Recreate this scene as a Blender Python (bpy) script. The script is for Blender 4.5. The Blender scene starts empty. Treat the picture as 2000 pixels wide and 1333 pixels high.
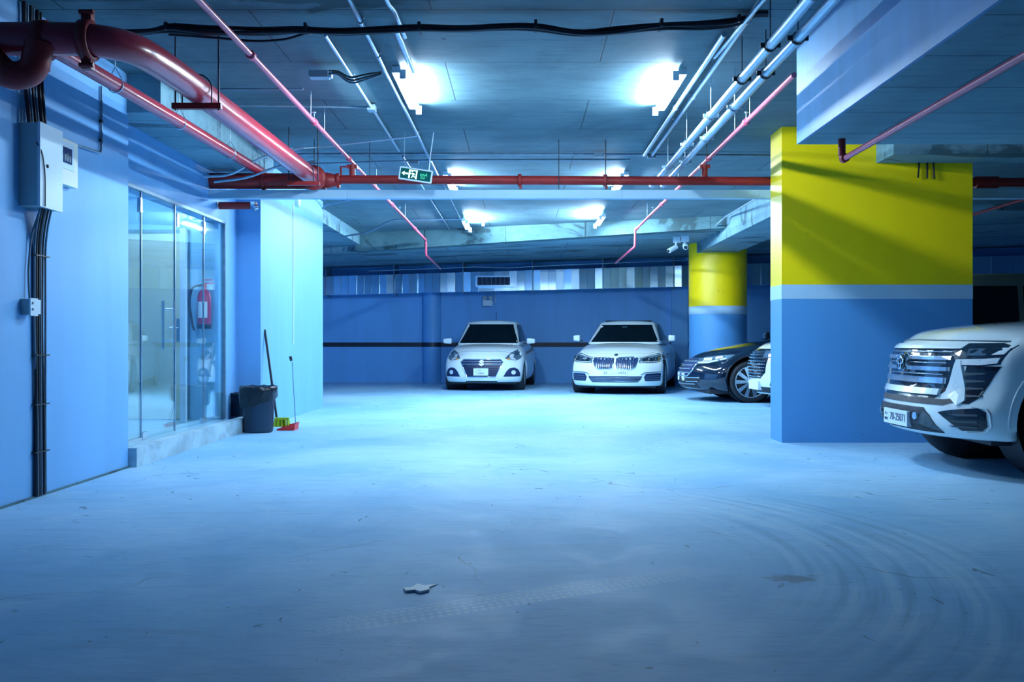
import bpy, bmesh, math, random
from mathutils import Vector, Matrix
from mathutils.bvhtree import BVHTree
random.seed(7)
sc = bpy.context.scene
COL = sc.collection
PI = math.pi

# ---------------------------------------------------------------- camera, world, exposure
CAMZ = 1.05
F = 1900.0
VX, VY = 1018.0, 667.0
cam_d = bpy.data.cameras.new('camera'); cam = bpy.data.objects.new('camera', cam_d); COL.objects.link(cam)
cam.location = (0, 0, CAMZ); cam.rotation_euler = (PI/2, 0, 0)
cam_d.sensor_width = 36; cam_d.lens = F*36/2000; cam_d.shift_x = -18/2000; cam_d.shift_y = 0.0
cam_d.clip_start = 0.05; cam_d.clip_end = 200
sc.camera = cam
world = bpy.data.worlds.new('world'); sc.world = world; world.use_nodes = True
WB = world.node_tree.nodes['Background']
WB.inputs[0].default_value = (0.005, 0.15, 0.60, 1); WB.inputs[1].default_value = 0.04
sc.view_settings.view_transform = 'Standard'; sc.view_settings.look = 'None'
sc.view_settings.exposure = 1.25; sc.view_settings.gamma = 1.0; sc.view_settings.use_curve_mapping = False
TUBE_POWER = 205.0
TUBE_COLOR = (0.62, 0.82, 1.0)

def P(px, py, D):
    return Vector(((px-VX)*D/F, D, CAMZ+(VY-py)*D/F))

# ---------------------------------------------------------------- materials
MATS = {}
def mat(name, color, rough=0.5, metal=0.0, spec=0.5, coat=0.0, emit=None, estr=0.0, noise=0.0, nscale=8.0, bump=0.0, alpha=1.0, trans=0.0):
    if name in MATS: return MATS[name]
    m = bpy.data.materials.new(name); m.use_nodes = True
    nt = m.node_tree; b = nt.nodes['Principled BSDF']
    b.inputs['Base Color'].default_value = (*color, 1)
    b.inputs['Roughness'].default_value = rough; b.inputs['Metallic'].default_value = metal
    b.inputs['Specular IOR Level'].default_value = spec; b.inputs['Coat Weight'].default_value = coat
    b.inputs['Coat Roughness'].default_value = 0.04
    if trans: b.inputs['Transmission Weight'].default_value = trans; b.inputs['IOR'].default_value = 1.45
    if emit: b.inputs['Emission Color'].default_value = (*emit, 1); b.inputs['Emission Strength'].default_value = estr
    if noise or bump:
        g = nt.nodes.new('ShaderNodeNewGeometry')
        n = nt.nodes.new('ShaderNodeTexNoise'); n.inputs['Scale'].default_value = nscale; n.inputs['Detail'].default_value = 6
        nt.links.new(g.outputs['Position'], n.inputs['Vector'])
        if noise:
            r = nt.nodes.new('ShaderNodeMapRange'); r.inputs['From Min'].default_value = 0.3; r.inputs['From Max'].default_value = 0.7
            r.inputs['To Min'].default_value = 1-noise; r.inputs['To Max'].default_value = 1+noise*0.5
            mx = nt.nodes.new('ShaderNodeVectorMath'); mx.operation = 'SCALE'; mx.inputs[0].default_value = color
            nt.links.new(n.outputs['Fac'], r.inputs['Value']); nt.links.new(r.outputs[0], mx.inputs['Scale'])
            nt.links.new(mx.outputs[0], b.inputs['Base Color'])
        if bump:
            bp = nt.nodes.new('ShaderNodeBump'); bp.inputs['Strength'].default_value = bump; bp.inputs['Distance'].default_value = 0.01
            nt.links.new(n.outputs['Fac'], bp.inputs['Height']); nt.links.new(bp.outputs[0], b.inputs['Normal'])
    MATS[name] = m
    return m

class NT:
    """small node-graph helper"""
    def __init__(s, m): s.t = m.node_tree; s.b = s.t.nodes['Principled BSDF']
    def n(s, kind, **kw):
        x = s.t.nodes.new(kind)
        for k, v in kw.items():
            if k.startswith('i_'): x.inputs[k[2:].replace('_', ' ')].default_value = v
            else: setattr(x, k, v)
        return x
    def l(s, a, b): s.t.links.new(a, b)
    def math(s, op, a, b=None, c=None):
        x = s.t.nodes.new('ShaderNodeMath'); x.operation = op
        for i, v in enumerate((a, b, c)):
            if v is None: continue
            if isinstance(v, (int, float)): x.inputs[i].default_value = v
            else: s.l(v, x.inputs[i])
        return x.outputs[0]
    def ramp(s, v, a, b, c=0.0, d=1.0):
        x = s.t.nodes.new('ShaderNodeMapRange'); x.interpolation_type = 'SMOOTHSTEP'
        for i, q in enumerate((v, a, b, c, d)):
            if isinstance(q, (int, float)): x.inputs[i].default_value = q
            else: s.l(q, x.inputs[i])
        return x.outputs[0]
    def mix(s, f, a, b):
        x = s.t.nodes.new('ShaderNodeMix'); x.data_type = 'RGBA'
        for sock, q in ((x.inputs[0], f), (x.inputs[6], a), (x.inputs[7], b)):
            if isinstance(q, tuple): sock.default_value = (*q, 1)
            elif isinstance(q, (int, float)): sock.default_value = q
            else: s.l(q, sock)
        return x.outputs[2]
    def noise(s, vec, scale, detail=5, rough=0.55, dist=0.0):
        x = s.t.nodes.new('ShaderNodeTexNoise'); x.inputs['Scale'].default_value = scale; x.inputs['Detail'].default_value = detail
        x.inputs['Roughness'].default_value = rough; x.inputs['Distortion'].default_value = dist
        s.l(vec, x.inputs['Vector']); return x.outputs['Fac']
    def scl(s, vec, v):
        x = s.t.nodes.new('ShaderNodeVectorMath'); x.operation = 'MULTIPLY'; s.l(vec, x.inputs[0]); x.inputs[1].default_value = v
        return x.outputs[0]

def floor_material():
    m = bpy.data.materials.new('dusty_concrete_floor'); m.use_nodes = True; g = NT(m)
    pos = g.n('ShaderNodeNewGeometry').outputs['Position']
    sep = g.n('ShaderNodeSeparateXYZ'); g.l(pos, sep.inputs[0]); X, Y = sep.outputs[0], sep.outputs[1]
    big = g.noise(pos, 0.45, 4, 0.6, 0.4); med = g.noise(pos, 2.2, 7, 0.62, 0.8)
    streak = g.noise(g.scl(pos, (0.7, 3.6, 1)), 2.4, 6, 0.6, 0.6)
    col = g.mix(g.ramp(big, 0.35, 0.65), (0.25, 0.54, 0.81), (0.40, 0.68, 0.91))
    col = g.mix(g.math('MULTIPLY', g.ramp(streak, 0.5, 0.72), 0.38), col, (0.22, 0.44, 0.64))
    col = g.mix(g.math('MULTIPLY', g.ramp(med, 0.52, 0.72), 0.35), col, (0.60, 0.82, 0.93))
    # curved tyre sweeps on the near right, light and dark rings round a far centre
    def rings(cx, cy, r0, r1, freq, seed):
        dx = g.math('SUBTRACT', X, cx); dy = g.math('SUBTRACT', Y, cy)
        r = g.math('SQRT', g.math('ADD', g.math('MULTIPLY', dx, dx), g.math('MULTIPLY', dy, dy)))
        rn = g.n('ShaderNodeCombineXYZ'); g.l(g.math('MULTIPLY', r, freq), rn.inputs[0]); 
        g.l(g.math('MULTIPLY', g.math('ARCTAN2', dy, dx), 1.6), rn.inputs[1]); rn.inputs[2].default_value = seed
        lines = g.noise(rn.outputs[0], 1.0, 3, 0.5)
        band = g.math('MULTIPLY', g.ramp(r, r0, r0+0.35), g.ramp(r, r1-0.35, r1, 1.0, 0.0))
        return g.math('MULTIPLY', g.ramp(lines, 0.5, 0.62), band), g.math('MULTIPLY', g.ramp(lines, 0.36, 0.48, 1.0, 0.0), band)
    li, dk = rings(-0.9, 4.9, 1.75, 3.25, 17.0, 3.0)
    nr = g.math('MULTIPLY', g.ramp(X, 0.7, 1.6), g.ramp(Y, 6.2, 7.4, 1.0, 0.0))
    col = g.mix(g.math('MULTIPLY', g.math('MULTIPLY', li, nr), 0.30), col, (0.62, 0.86, 0.97))
    col = g.mix(g.math('MULTIPLY', g.math('MULTIPLY', dk, nr), 0.34), col, (0.12, 0.28, 0.46))
    fine = g.noise(g.scl(pos, (1.2, 9.0, 1)), 6.0, 6, 0.7, 0.5)
    col = g.mix(g.math('MULTIPLY', g.ramp(fine, 0.48, 0.68), 0.36), col, (0.11, 0.36, 0.66))
    # one light tyre track with a block tread running across the foreground
    ax, ay = P(560, 1245, 1)[0], 0
    def gp(px, py):
        D = CAMZ*F/(py-VY); return ((px-VX)*D/F, D)
    (x0, y0), (x1, y1) = gp(560, 1238), gp(1440, 1105)
    L = math.hypot(x1-x0, y1-y0); ux, uy = (x1-x0)/L, (y1-y0)/L
    rx = g.math('SUBTRACT', X, x0); ry = g.math('SUBTRACT', Y, y0)
    s_ = g.math('ADD', g.math('MULTIPLY', rx, ux), g.math('MULTIPLY', ry, uy))
    d_ = g.math('SUBTRACT', g.math('MULTIPLY', ry, ux), g.math('MULTIPLY', rx, uy))
    band = g.ramp(g.math('ABSOLUTE', d_), 0.085, 0.11, 1.0, 0.0)
    ends = g.math('MULTIPLY', g.ramp(s_, -0.1, 0.5), g.ramp(s_, L-0.9, L, 1.0, 0.0))
    tread = g.ramp(g.math('SINE', g.math('ADD', g.math('MULTIPLY', s_, 170.0), g.math('MULTIPLY', g.math('ABSOLUTE', d_), 60.0))), -0.2, 0.2)
    rib = g.ramp(g.math('SINE', g.math('MULTIPLY', d_, 150.0)), -0.5, 0.1)
    tk = g.math('MULTIPLY', g.math('MULTIPLY', band, ends), g.math('ADD', g.math('MULTIPLY', g.math('MULTIPLY', tread, rib), 0.7), 0.3))
    col = g.mix(g.math('MULTIPLY', tk, 0.6), col, (0.78, 0.94, 1.0))
    # small dark scuffs and one oily patch
    sc1 = g.noise(g.scl(pos, (1.0, 0.45, 1)), 9.0, 3, 0.5, 1.5)
    col = g.mix(g.math('MULTIPLY', g.ramp(sc1, 0.70, 0.73), 0.7), col, (0.06, 0.13, 0.22))
    v = g.n('ShaderNodeTexVoronoi', feature='DISTANCE_TO_EDGE'); v.inputs['Scale'].default_value = 0.55
    wv = g.n('ShaderNodeVectorMath', operation='ADD'); wn = g.n('ShaderNodeTexNoise'); wn.inputs['Scale'].default_value = 1.3
    g.l(pos, wn.inputs['Vector']); g.l(pos, wv.inputs[0]); g.l(wn.outputs['Color'], wv.inputs[1]); g.l(wv.outputs[0], v.inputs['Vector'])
    crack = g.math('MULTIPLY', g.ramp(v.outputs['Distance'], 0.0, 0.004, 1.0, 0.0), g.ramp(g.noise(pos, 0.8, 2), 0.5, 0.62))
    col = g.mix(g.math('MULTIPLY', crack, 0.75), col, (0.10, 0.18, 0.28))
    ox, oy = gp(1548, 1131)
    dx = g.math('MULTIPLY', g.math('SUBTRACT', X, ox), 1.0); dy = g.math('MULTIPLY', g.math('SUBTRACT', Y, oy), 1.6)
    rr = g.math('SQRT', g.math('ADD', g.math('MULTIPLY', dx, dx), g.math('MULTIPLY', dy, dy)))
    rr = g.math('ADD', rr, g.math('MULTIPLY', g.math('SUBTRACT', g.noise(pos, 12, 5, 0.7), 0.5), 0.45))
    col = g.mix(g.math('MULTIPLY', g.ramp(rr, 0.05, 0.15, 1.0, 0.0), 0.75), col, (0.13, 0.20, 0.30))
    g.l(col, g.b.inputs['Base Color'])
    g.l(g.ramp(med, 0.3, 0.7, 0.50, 0.66), g.b.inputs['Roughness']); g.b.inputs['Specular IOR Level'].default_value = 0.20
    bp = g.n('ShaderNodeBump'); bp.inputs['Strength'].default_value = 0.25; bp.inputs['Distance'].default_value = 0.01
    g.l(g.noise(pos, 14, 8, 0.65), bp.inputs['Height']); g.l(bp.outputs[0], g.b.inputs['Normal'])
    return m

def concrete(name, a, b, dark, bw=2.44, bh=1.22, off=(0.0, 0.0), amt=0.75, stain=0.62, vertical=False, near=False):
    m = bpy.data.materials.new(name); m.use_nodes = True; g = NT(m)
    pos = g.n('ShaderNodeNewGeometry').outputs['Position']
    mp = g.n('ShaderNodeMapping'); g.l(pos, mp.inputs['Vector']); mp.inputs['Location'].default_value = (off[0], off[1], 0)
    if vertical: mp.inputs['Rotation'].default_value = (PI/2, 0, 0)
    br = g.n('ShaderNodeTexBrick'); g.l(mp.outputs[0], br.inputs['Vector'])
    br.inputs['Scale'].default_value = 1.0; br.inputs['Brick Width'].default_value = bw; br.inputs['Row Height'].default_value = bh
    br.inputs['Mortar Size'].default_value = 0.007; br.inputs['Mortar Smooth'].default_value = 0.3
    br.inputs['Color1'].default_value = (0, 0, 0, 1); br.inputs['Color2'].default_value = (1, 1, 1, 1)
    big = g.noise(pos, 0.9, 6, 0.65, 0.5)
    fine = g.noise(g.scl(pos, (0.5, 2.4, 2.0)), 5.0, 8, 0.7, 0.3)
    col = g.mix(g.ramp(big, 0.35, 0.65), a, b)
    col = g.mix(g.math('MULTIPLY', br.outputs['Color'], 0.18), col, dark)
    col = g.mix(g.math('MULTIPLY', g.ramp(fine, 0.45, 0.72), 0.45), col, dark)
    st = g.noise(g.scl(pos, (0.45, 1.5, 1.0)), 1.3, 6, 0.6, 0.8)
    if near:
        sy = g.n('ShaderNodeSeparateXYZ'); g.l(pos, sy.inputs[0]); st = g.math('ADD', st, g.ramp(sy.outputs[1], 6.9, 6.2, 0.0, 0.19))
    col = g.mix(g.math('MULTIPLY', g.ramp(st, stain, stain+0.05), 0.7), col, tuple(c*0.42 for c in dark))
    pk = g.noise(g.scl(pos, (0.6, 2.2, 1.0)), 7.0, 2, 0.5, 0.4)
    col = g.mix(g.math('MULTIPLY', g.ramp(pk, 0.76, 0.79), 0.7), col, tuple(c*0.25 for c in dark))
    col = g.mix(g.math('MULTIPLY', br.outputs['Fac'], amt), col, tuple(c*0.35 for c in dark))
    g.l(col, g.b.inputs['Base Color']); g.b.inputs['Roughness'].default_value = 0.72; g.b.inputs['Specular IOR Level'].default_value = 0.3
    h = g.math('SUBTRACT', g.math('MULTIPLY', fine, 0.5), g.math('MULTIPLY', br.outputs['Fac'], 1.0))
    bp = g.n('ShaderNodeBump'); bp.inputs['Strength'].default_value = 0.4; bp.inputs['Distance'].default_value = 0.01
    g.l(h, bp.inputs['Height']); g.l(bp.outputs[0], g.b.inputs['Normal'])
    return m

def paint(name, color, var=0.10, rough=0.5, streak=(1.5, 1.5, 0.25)):
    m = bpy.data.materials.new(name); m.use_nodes = True; g = NT(m)
    pos = g.n('ShaderNodeNewGeometry').outputs['Position']
    n1 = g.noise(g.scl(pos, streak), 1.6, 6, 0.6, 0.3); n2 = g.noise(pos, 22, 5, 0.6)
    col = g.mix(g.ramp(n1, 0.35, 0.7), color, tuple(c*(1-var) for c in color))
    sp = g.noise(pos, 7, 3, 0.5, 1.0)
    col = g.mix(g.math('MULTIPLY', g.ramp(sp, 0.74, 0.78), 0.5), col, tuple(c*0.55 for c in color))
    g.l(col, g.b.inputs['Base Color']); g.b.inputs['Roughness'].default_value = rough
    bp = g.n('ShaderNodeBump'); bp.inputs['Strength'].default_value = 0.18; bp.inputs['Distance'].default_value = 0.004
    g.l(n2, bp.inputs['Height']); g.l(bp.outputs[0], g.b.inputs['Normal'])
    MATS[name] = m
    return m

M_floor = floor_material()
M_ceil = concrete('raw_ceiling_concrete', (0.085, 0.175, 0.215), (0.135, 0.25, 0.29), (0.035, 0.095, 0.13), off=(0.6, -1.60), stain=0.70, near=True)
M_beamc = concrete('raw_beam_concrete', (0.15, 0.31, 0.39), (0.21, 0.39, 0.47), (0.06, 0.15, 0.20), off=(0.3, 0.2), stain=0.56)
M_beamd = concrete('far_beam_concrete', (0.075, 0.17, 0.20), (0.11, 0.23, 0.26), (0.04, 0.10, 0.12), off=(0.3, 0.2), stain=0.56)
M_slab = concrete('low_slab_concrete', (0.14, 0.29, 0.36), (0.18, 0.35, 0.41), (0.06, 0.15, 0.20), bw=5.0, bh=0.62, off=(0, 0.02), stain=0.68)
M_wall = paint('blue_wall_paint', (0.19, 0.49, 0.87), 0.08)
M_walld = paint('far_wall_paint', (0.14, 0.45, 0.88), 0.10)
M_blue_side = paint('beam_side_paint', (0.08, 0.35, 0.66), 0.14, streak=(3, 3, 0.3))
M_yellow = paint('yellow_column_paint', (1.0, 0.74, 0.001), 0.03, 0.4)
M_white = paint('white_band_paint', (0.46, 0.70, 0.90), 0.03)
M_colblue = paint('column_blue_paint', (0.10, 0.36, 0.74), 0.06)
M_curb = paint('curb_concrete', (0.44, 0.66, 0.78), 0.35, 0.7, (2, 2, 3))
M_black = paint('black_stripe_paint', (0.006, 0.012, 0.03), 0.1)
M_tile = mat('vestibule_floor', (0.42, 0.70, 0.86), 0.25, noise=0.08, nscale=3)
M_inner = paint('vestibule_wall_paint', (0.26, 0.56, 0.80), 0.05)
M_red = mat('red_pipe_paint', (0.50, 0.035, 0.06), 0.28, coat=0.3, noise=0.12, nscale=6)
M_redd = mat('dark_red_primer', (0.33, 0.02, 0.02), 0.45, noise=0.15, nscale=12)
M_spr = mat('sprinkler_red_paint', (0.60, 0.09, 0.16), 0.3, noise=0.1, nscale=10)
M_galv = mat('galvanised_pipe', (0.42, 0.58, 0.70), 0.33, 0.7, noise=0.1, nscale=12)
M_galvd = mat('old_steel_conduit', (0.18, 0.30, 0.40), 0.4, 0.6, noise=0.2, nscale=12)
M_whitepipe = mat('white_painted_trunk', (0.42, 0.66, 0.82), 0.45, noise=0.06, nscale=4)
M_rod = mat('dark_steel_rod', (0.03, 0.05, 0.07), 0.5, 0.6)
M_rodl = mat('bright_steel_rod', (0.5, 0.65, 0.75), 0.35, 0.8)
M_cable = mat('black_cable', (0.008, 0.014, 0.026), 0.4)
M_cableg = mat('grey_cable', (0.10, 0.18, 0.26), 0.4)
M_box = mat('grey_enamel_box', (0.30, 0.46, 0.52), 0.4, noise=0.05)
M_door = mat('white_enamel', (0.62, 0.80, 0.92), 0.35)
M_cream = mat('cream_plastic', (0.78, 0.84, 0.76), 0.4)
M_plastic = mat('white_plastic', (0.62, 0.80, 0.92), 0.4)
M_darkp = mat('dark_grey_plastic', (0.012, 0.035, 0.075), 0.45)
M_bag = mat('black_bin_liner', (0.006, 0.014, 0.025), 0.22, bump=1.0, nscale=18)
M_screen = mat('meter_window', (0.02, 0.06, 0.16), 0.08)
M_steel = mat('brushed_steel', (0.62, 0.74, 0.82), 0.25, 0.9)
M_duct = mat('galvanised_duct', (0.58, 0.82, 1.0), 0.26, 0.9, noise=0.06, nscale=2.5, bump=0.35)
M_dkhole = mat('dark_opening', (0.01, 0.03, 0.08), 0.6)
M_doorleaf = mat('cream_door_leaf', (0.58, 0.64, 0.52), 0.45, noise=0.03)
M_extred = mat('extinguisher_red', (0.60, 0.03, 0.12), 0.25, coat=0.4)
M_dust = mat('red_dustpan_plastic', (0.80, 0.03, 0.03), 0.4)
M_green = mat('lime_broom_bristle', (0.35, 0.62, 0.03), 0.7)
M_paper = mat('white_paper', (0.85, 0.93, 0.97), 0.6)
M_signg = mat('exit_sign_green', (0.0, 0.03, 0.045), 0.6, spec=0.1, emit=(0.0, 0.08, 0.07), estr=0.35)
M_signw = mat('exit_sign_glow', (0.6, 0.9, 0.8), 0.4, emit=(0.55, 1.0, 0.80), estr=0.9)
M_signt = mat('exit_sign_letters', (0.05, 0.5, 0.3), 0.4, emit=(0.05, 0.55, 0.30), estr=0.6)
M_tube = mat('fluorescent_tube', (0.9, 0.95, 1.0), 0.4, emit=TUBE_COLOR, estr=TUBE_POWER)
M_tubem = mat('fluorescent_tube_middle', (0.9, 0.95, 1.0), 0.4, emit=TUBE_COLOR, estr=TUBE_POWER*1.3)
M_tubef = mat('fluorescent_tube_far', (0.9, 0.95, 1.0), 0.4, emit=TUBE_COLOR, estr=TUBE_POWER*2.1)
M_tubein = mat('vestibule_tube', (0.9, 0.95, 1.0), 0.4, emit=TUBE_COLOR, estr=45.0)
# car materials
M_cw = mat('white_car_paint', (0.74, 0.88, 0.93), 0.22, coat=1.0)
M_cb = mat('black_car_paint', (0.004, 0.012, 0.032), 0.10, coat=1.0)
M_cbs = mat('black_suv_paint', (0.07, 0.10, 0.09), 0.3, coat=0.6)
M_glass = mat('tinted_car_glass', (0.002, 0.008, 0.014), 0.05, spec=0.12)
M_gloss = mat('gloss_black_trim', (0.004, 0.01, 0.022), 0.15, coat=0.6)
M_trim = mat('matt_black_trim', (0.008, 0.014, 0.025), 0.55)
M_mesh = mat('dark_blue_grille', (0.006, 0.025, 0.10), 0.45)
M_chrome = mat('chrome', (0.75, 0.84, 0.92), 0.10, 1.0)
M_lamp = mat('headlamp_lens', (0.16, 0.28, 0.40), 0.06, 0.5, spec=0.9, coat=1.0)
M_lampd = mat('headlamp_housing', (0.012, 0.03, 0.06), 0.10, coat=1.0)
M_led = mat('led_light_guide', (0.75, 0.88, 0.96), 0.12, coat=1.0)
M_amber = mat('amber_indicator', (0.75, 0.32, 0.10), 0.2)
M_tyre = mat('tyre_rubber', (0.008, 0.014, 0.022), 0.75)
M_rim = mat('alloy_rim', (0.45, 0.56, 0.66), 0.25, 0.85)
M_plate = mat('number_plate', (0.68, 0.82, 0.93), 0.4)
M_plt = mat('plate_lettering', (0.02, 0.05, 0.12), 0.5)
M_gap = mat('panel_gap_shadow', (0.05, 0.09, 0.12), 0.6)

def glass_mat():
    m = bpy.data.materials.new('clear_partition_glass'); m.use_nodes = True
    nt = m.node_tree; nt.nodes.remove(nt.nodes['Principled BSDF']); o = nt.nodes['Material Output']
    tr = nt.nodes.new('ShaderNodeBsdfTransparent'); tr.inputs[0].default_value = (0.91, 0.975, 0.985, 1)
    gl = nt.nodes.new('ShaderNodeBsdfGlossy'); gl.inputs[0].default_value = (0.9, 1, 1, 1); gl.inputs['Roughness'].default_value = 0.02
    lw = nt.nodes.new('ShaderNodeLayerWeight'); lw.inputs[0].default_value = 0.5
    pw = nt.nodes.new('ShaderNodeMath'); pw.operation = 'POWER'; nt.links.new(lw.outputs['Facing'], pw.inputs[0]); pw.inputs[1].default_value = 4.0
    fr = nt.nodes.new('ShaderNodeMath'); fr.operation = 'MULTIPLY_ADD'; nt.links.new(pw.outputs[0], fr.inputs[0]); fr.inputs[1].default_value = 0.8; fr.inputs[2].default_value = 0.04
    mx = nt.nodes.new('ShaderNodeMixShader'); nt.links.new(fr.outputs[0], mx.inputs[0]); nt.links.new(tr.outputs[0], mx.inputs[1]); nt.links.new(gl.outputs[0], mx.inputs[2])
    nt.links.new(mx.outputs[0], o.inputs[0]); return m
M_clear = glass_mat()

# ---------------------------------------------------------------- object helpers
WLOC = {}
def empty(name, loc=(0, 0, 0), rz=0.0):
    o = bpy.data.objects.new(name, None); COL.objects.link(o); o.location = loc; o.rotation_euler = (0, 0, rz)
    o.empty_display_size = 0.1; WLOC[o.name] = Vector(loc); return o
def tag(o, label=None, cat=None, group=None, kind=None):
    if label: o['label'] = label
    if cat: o['category'] = cat
    if group: o['group'] = group
    if kind: o['kind'] = kind
    return o
def thing(name, label, cat, loc=(0, 0, 0), group=None, rz=0.0):
    return tag(empty(name, loc, rz), label, cat, group)

def link(name, me, m, parent=None, local=False, smooth=None):
    if m is not None and not me.materials:
        me.materials.append(m)
    o = bpy.data.objects.new(name, me); COL.objects.link(o)
    w = Vector((0, 0, 0))
    if parent is not None:
        o.parent = parent
        if not local:
            w = WLOC.get(parent.name, Vector((0, 0, 0)))
            me.transform(Matrix.Translation(-w))
    WLOC[o.name] = w if not local else Vector((0, 0, 0))
    return o

class MB:
    def __init__(s): s.v = []; s.f = []; s.sm = []
    def add(s, vs, fs, smooth=False):
        b = len(s.v); s.v += [tuple(v) for v in vs]
        for f in fs: s.f.append(tuple(b+i for i in f)); s.sm.append(smooth)
        return s
    def box(s, x0, x1, y0, y1, z0, z1):
        s.add([(x0,y0,z0),(x1,y0,z0),(x1,y1,z0),(x0,y1,z0),(x0,y0,z1),(x1,y0,z1),(x1,y1,z1),(x0,y1,z1)],
              [(0,3,2,1),(4,5,6,7),(0,1,5,4),(1,2,6,5),(2,3,7,6),(3,0,4,7)]); return s
    def cbox(s, c, d): return s.box(c[0]-d[0]/2, c[0]+d[0]/2, c[1]-d[1]/2, c[1]+d[1]/2, c[2]-d[2]/2, c[2]+d[2]/2)
    def tube(s, pts, r, n=10, cap=True):
        pts = [Vector(p) for p in pts]; k = len(pts)
        rs = r if isinstance(r, (list, tuple)) else [r]*k
        T = []
        for i in range(k):
            a = pts[max(0, i-1)]; b = pts[min(k-1, i+1)]; t = (b-a)
            T.append(t.normalized() if t.length > 1e-9 else Vector((0, 0, 1)))
        up = Vector((0, 0, 1)) if abs(T[0].z) < 0.9 else Vector((1, 0, 0))
        N = (up - T[0]*up.dot(T[0])).normalized(); vs = []
        for i in range(k):
            N = (N - T[i]*N.dot(T[i]))
            if N.length < 1e-6: N = T[i].orthogonal()
            N.normalize(); B = T[i].cross(N)
            for j in range(n):
                a = 2*PI*j/n; vs.append(pts[i] + (N*math.cos(a)+B*math.sin(a))*rs[i])
        fs = [(i*n+j, i*n+(j+1) % n, (i+1)*n+(j+1) % n, (i+1)*n+j) for i in range(k-1) for j in range(n)]
        s.add(vs, fs, True)
        if cap:
            s.add(vs[:n], [tuple(range(n-1, -1, -1))]); s.add(vs[-n:], [tuple(range(n))])
        return s
    def lathe(s, prof, n=32, axis='z', c=(0, 0, 0)):
        c = Vector(c); k = len(prof); vs = []
        for (r, h) in prof:
            for j in range(n):
                a = 2*PI*j/n
                if axis == 'z': p = Vector((r*math.cos(a), r*math.sin(a), h))
                elif axis == 'x': p = Vector((h, r*math.cos(a), r*math.sin(a)))
                else: p = Vector((r*math.sin(a), h, r*math.cos(a)))
                vs.append(c+p)
        fs = [(i*n+j, i*n+(j+1) % n, (i+1)*n+(j+1) % n, (i+1)*n+j) for i in range(k-1) for j in range(n)]
        s.add(vs, fs, True); return s
    def prism(s, poly, o, ux, uy, un, d):
        """polygon in plane (ux,uy) at o, extruded along un by d"""
        o, ux, uy, un = Vector(o), Vector(ux), Vector(uy), Vector(un); n = len(poly)
        a = [o+ux*x+uy*y for x, y in poly]; b = [p+un*d for p in a]
        s.add(a+b, [tuple(range(n)), tuple(range(2*n-1, n-1, -1))]+[(i, i+n, (i+1) % n+n, (i+1) % n) for i in range(n)]); return s
    def mesh(s, name):
        me = bpy.data.meshes.new(name); me.from_pydata(s.v, [], s.f)
        me.polygons.foreach_set('use_smooth', s.sm); me.update()
        bm = bmesh.new(); bm.from_mesh(me); bmesh.ops.remove_doubles(bm, verts=bm.verts, dist=1e-5) if False else None
        bmesh.ops.recalc_face_normals(bm, faces=bm.faces); bm.to_mesh(me); bm.free(); return me
    def build(s, name, m, parent=None, local=False): return link(name, s.mesh(name), m, parent, local)

def bend(pts, r=0.1, n=6):
    pts = [Vector(p) for p in pts]; out = [pts[0]]
    for i in range(1, len(pts)-1):
        a, b, c = pts[i-1], pts[i], pts[i+1]
        d1 = (a-b); d2 = (c-b); q = min(r, d1.length*0.49, d2.length*0.49)
        p1 = b+d1.normalized()*q; p2 = b+d2.normalized()*q
        for k in range(n+1):
            t = k/n; out.append(p1*(1-t)**2+b*2*t*(1-t)+p2*t*t)
    out.append(pts[-1]); return out

def struct(name, mb, m, parent=None, label=None):
    o = mb.build(name, m, parent)
    if parent is None: o['kind'] = 'structure'
    if label: o['label'] = label
    return o

# ---------------------------------------------------------------- room shell
CZ = 3.26
floor = struct('floor', MB().box(-7.5, 14.0, -4.0, 26.5, -0.2, 0.0), M_floor, label='dusty pale blue concrete garage floor with tyre marks')
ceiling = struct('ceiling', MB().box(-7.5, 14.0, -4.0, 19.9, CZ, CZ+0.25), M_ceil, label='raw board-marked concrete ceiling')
# far soffit, slightly warped, behind the skewed far beam
fs = MB()
A = [(-7.5, 21.65, 2.80), (14, 13.2, 3.30), (14, 26.5, 3.40), (-7.5, 26.5, 2.86)]
fs.add([Vector(a) for a in A]+[Vector((a[0], a[1], a[2]+0.35)) for a in A], [(0,1,2,3),(7,6,5,4),(0,4,5,1),(1,5,6,2),(2,6,7,3),(3,7,4,0)])
fs.build('far_soffit', M_beamc, ceiling)
# the skewed cross beam in front of the far soffit
cb = MB()
def bx(D, x): return D
b0 = [(-3.4, 19.9), (3.62, 17.15), (3.62, 17.5), (-3.4, 20.25)]
cb.add([Vector((x, y, z)) for (x, y), z in zip(b0, (2.88, 3.05, 3.05, 2.88))]+[Vector((x, y, CZ)) for x, y in b0], [(0,3,2,1),(4,5,6,7),(0,1,5,4),(1,2,6,5),(2,3,7,6),(3,0,4,7)])
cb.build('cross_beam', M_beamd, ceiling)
struct('side_beam', MB().box(-4.2, -3.3, 15.35, 20.4, 3.02, CZ), M_beamc, ceiling)
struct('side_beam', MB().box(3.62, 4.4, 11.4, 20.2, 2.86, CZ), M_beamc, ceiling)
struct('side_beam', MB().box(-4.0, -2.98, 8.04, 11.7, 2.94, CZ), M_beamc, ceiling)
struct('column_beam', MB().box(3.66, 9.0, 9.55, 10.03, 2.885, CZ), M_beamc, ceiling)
# low slab over the near right corner, its side painted blue
ls = MB().box(2.05, 9.0, 2.5, 7.17, 2.50, CZ)
low = struct('low_slab', ls, M_slab, ceiling)
struct('painted_side', MB().box(2.03, 2.05, 2.5, 7.17, 2.50, CZ), M_blue_side, ceiling)

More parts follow.
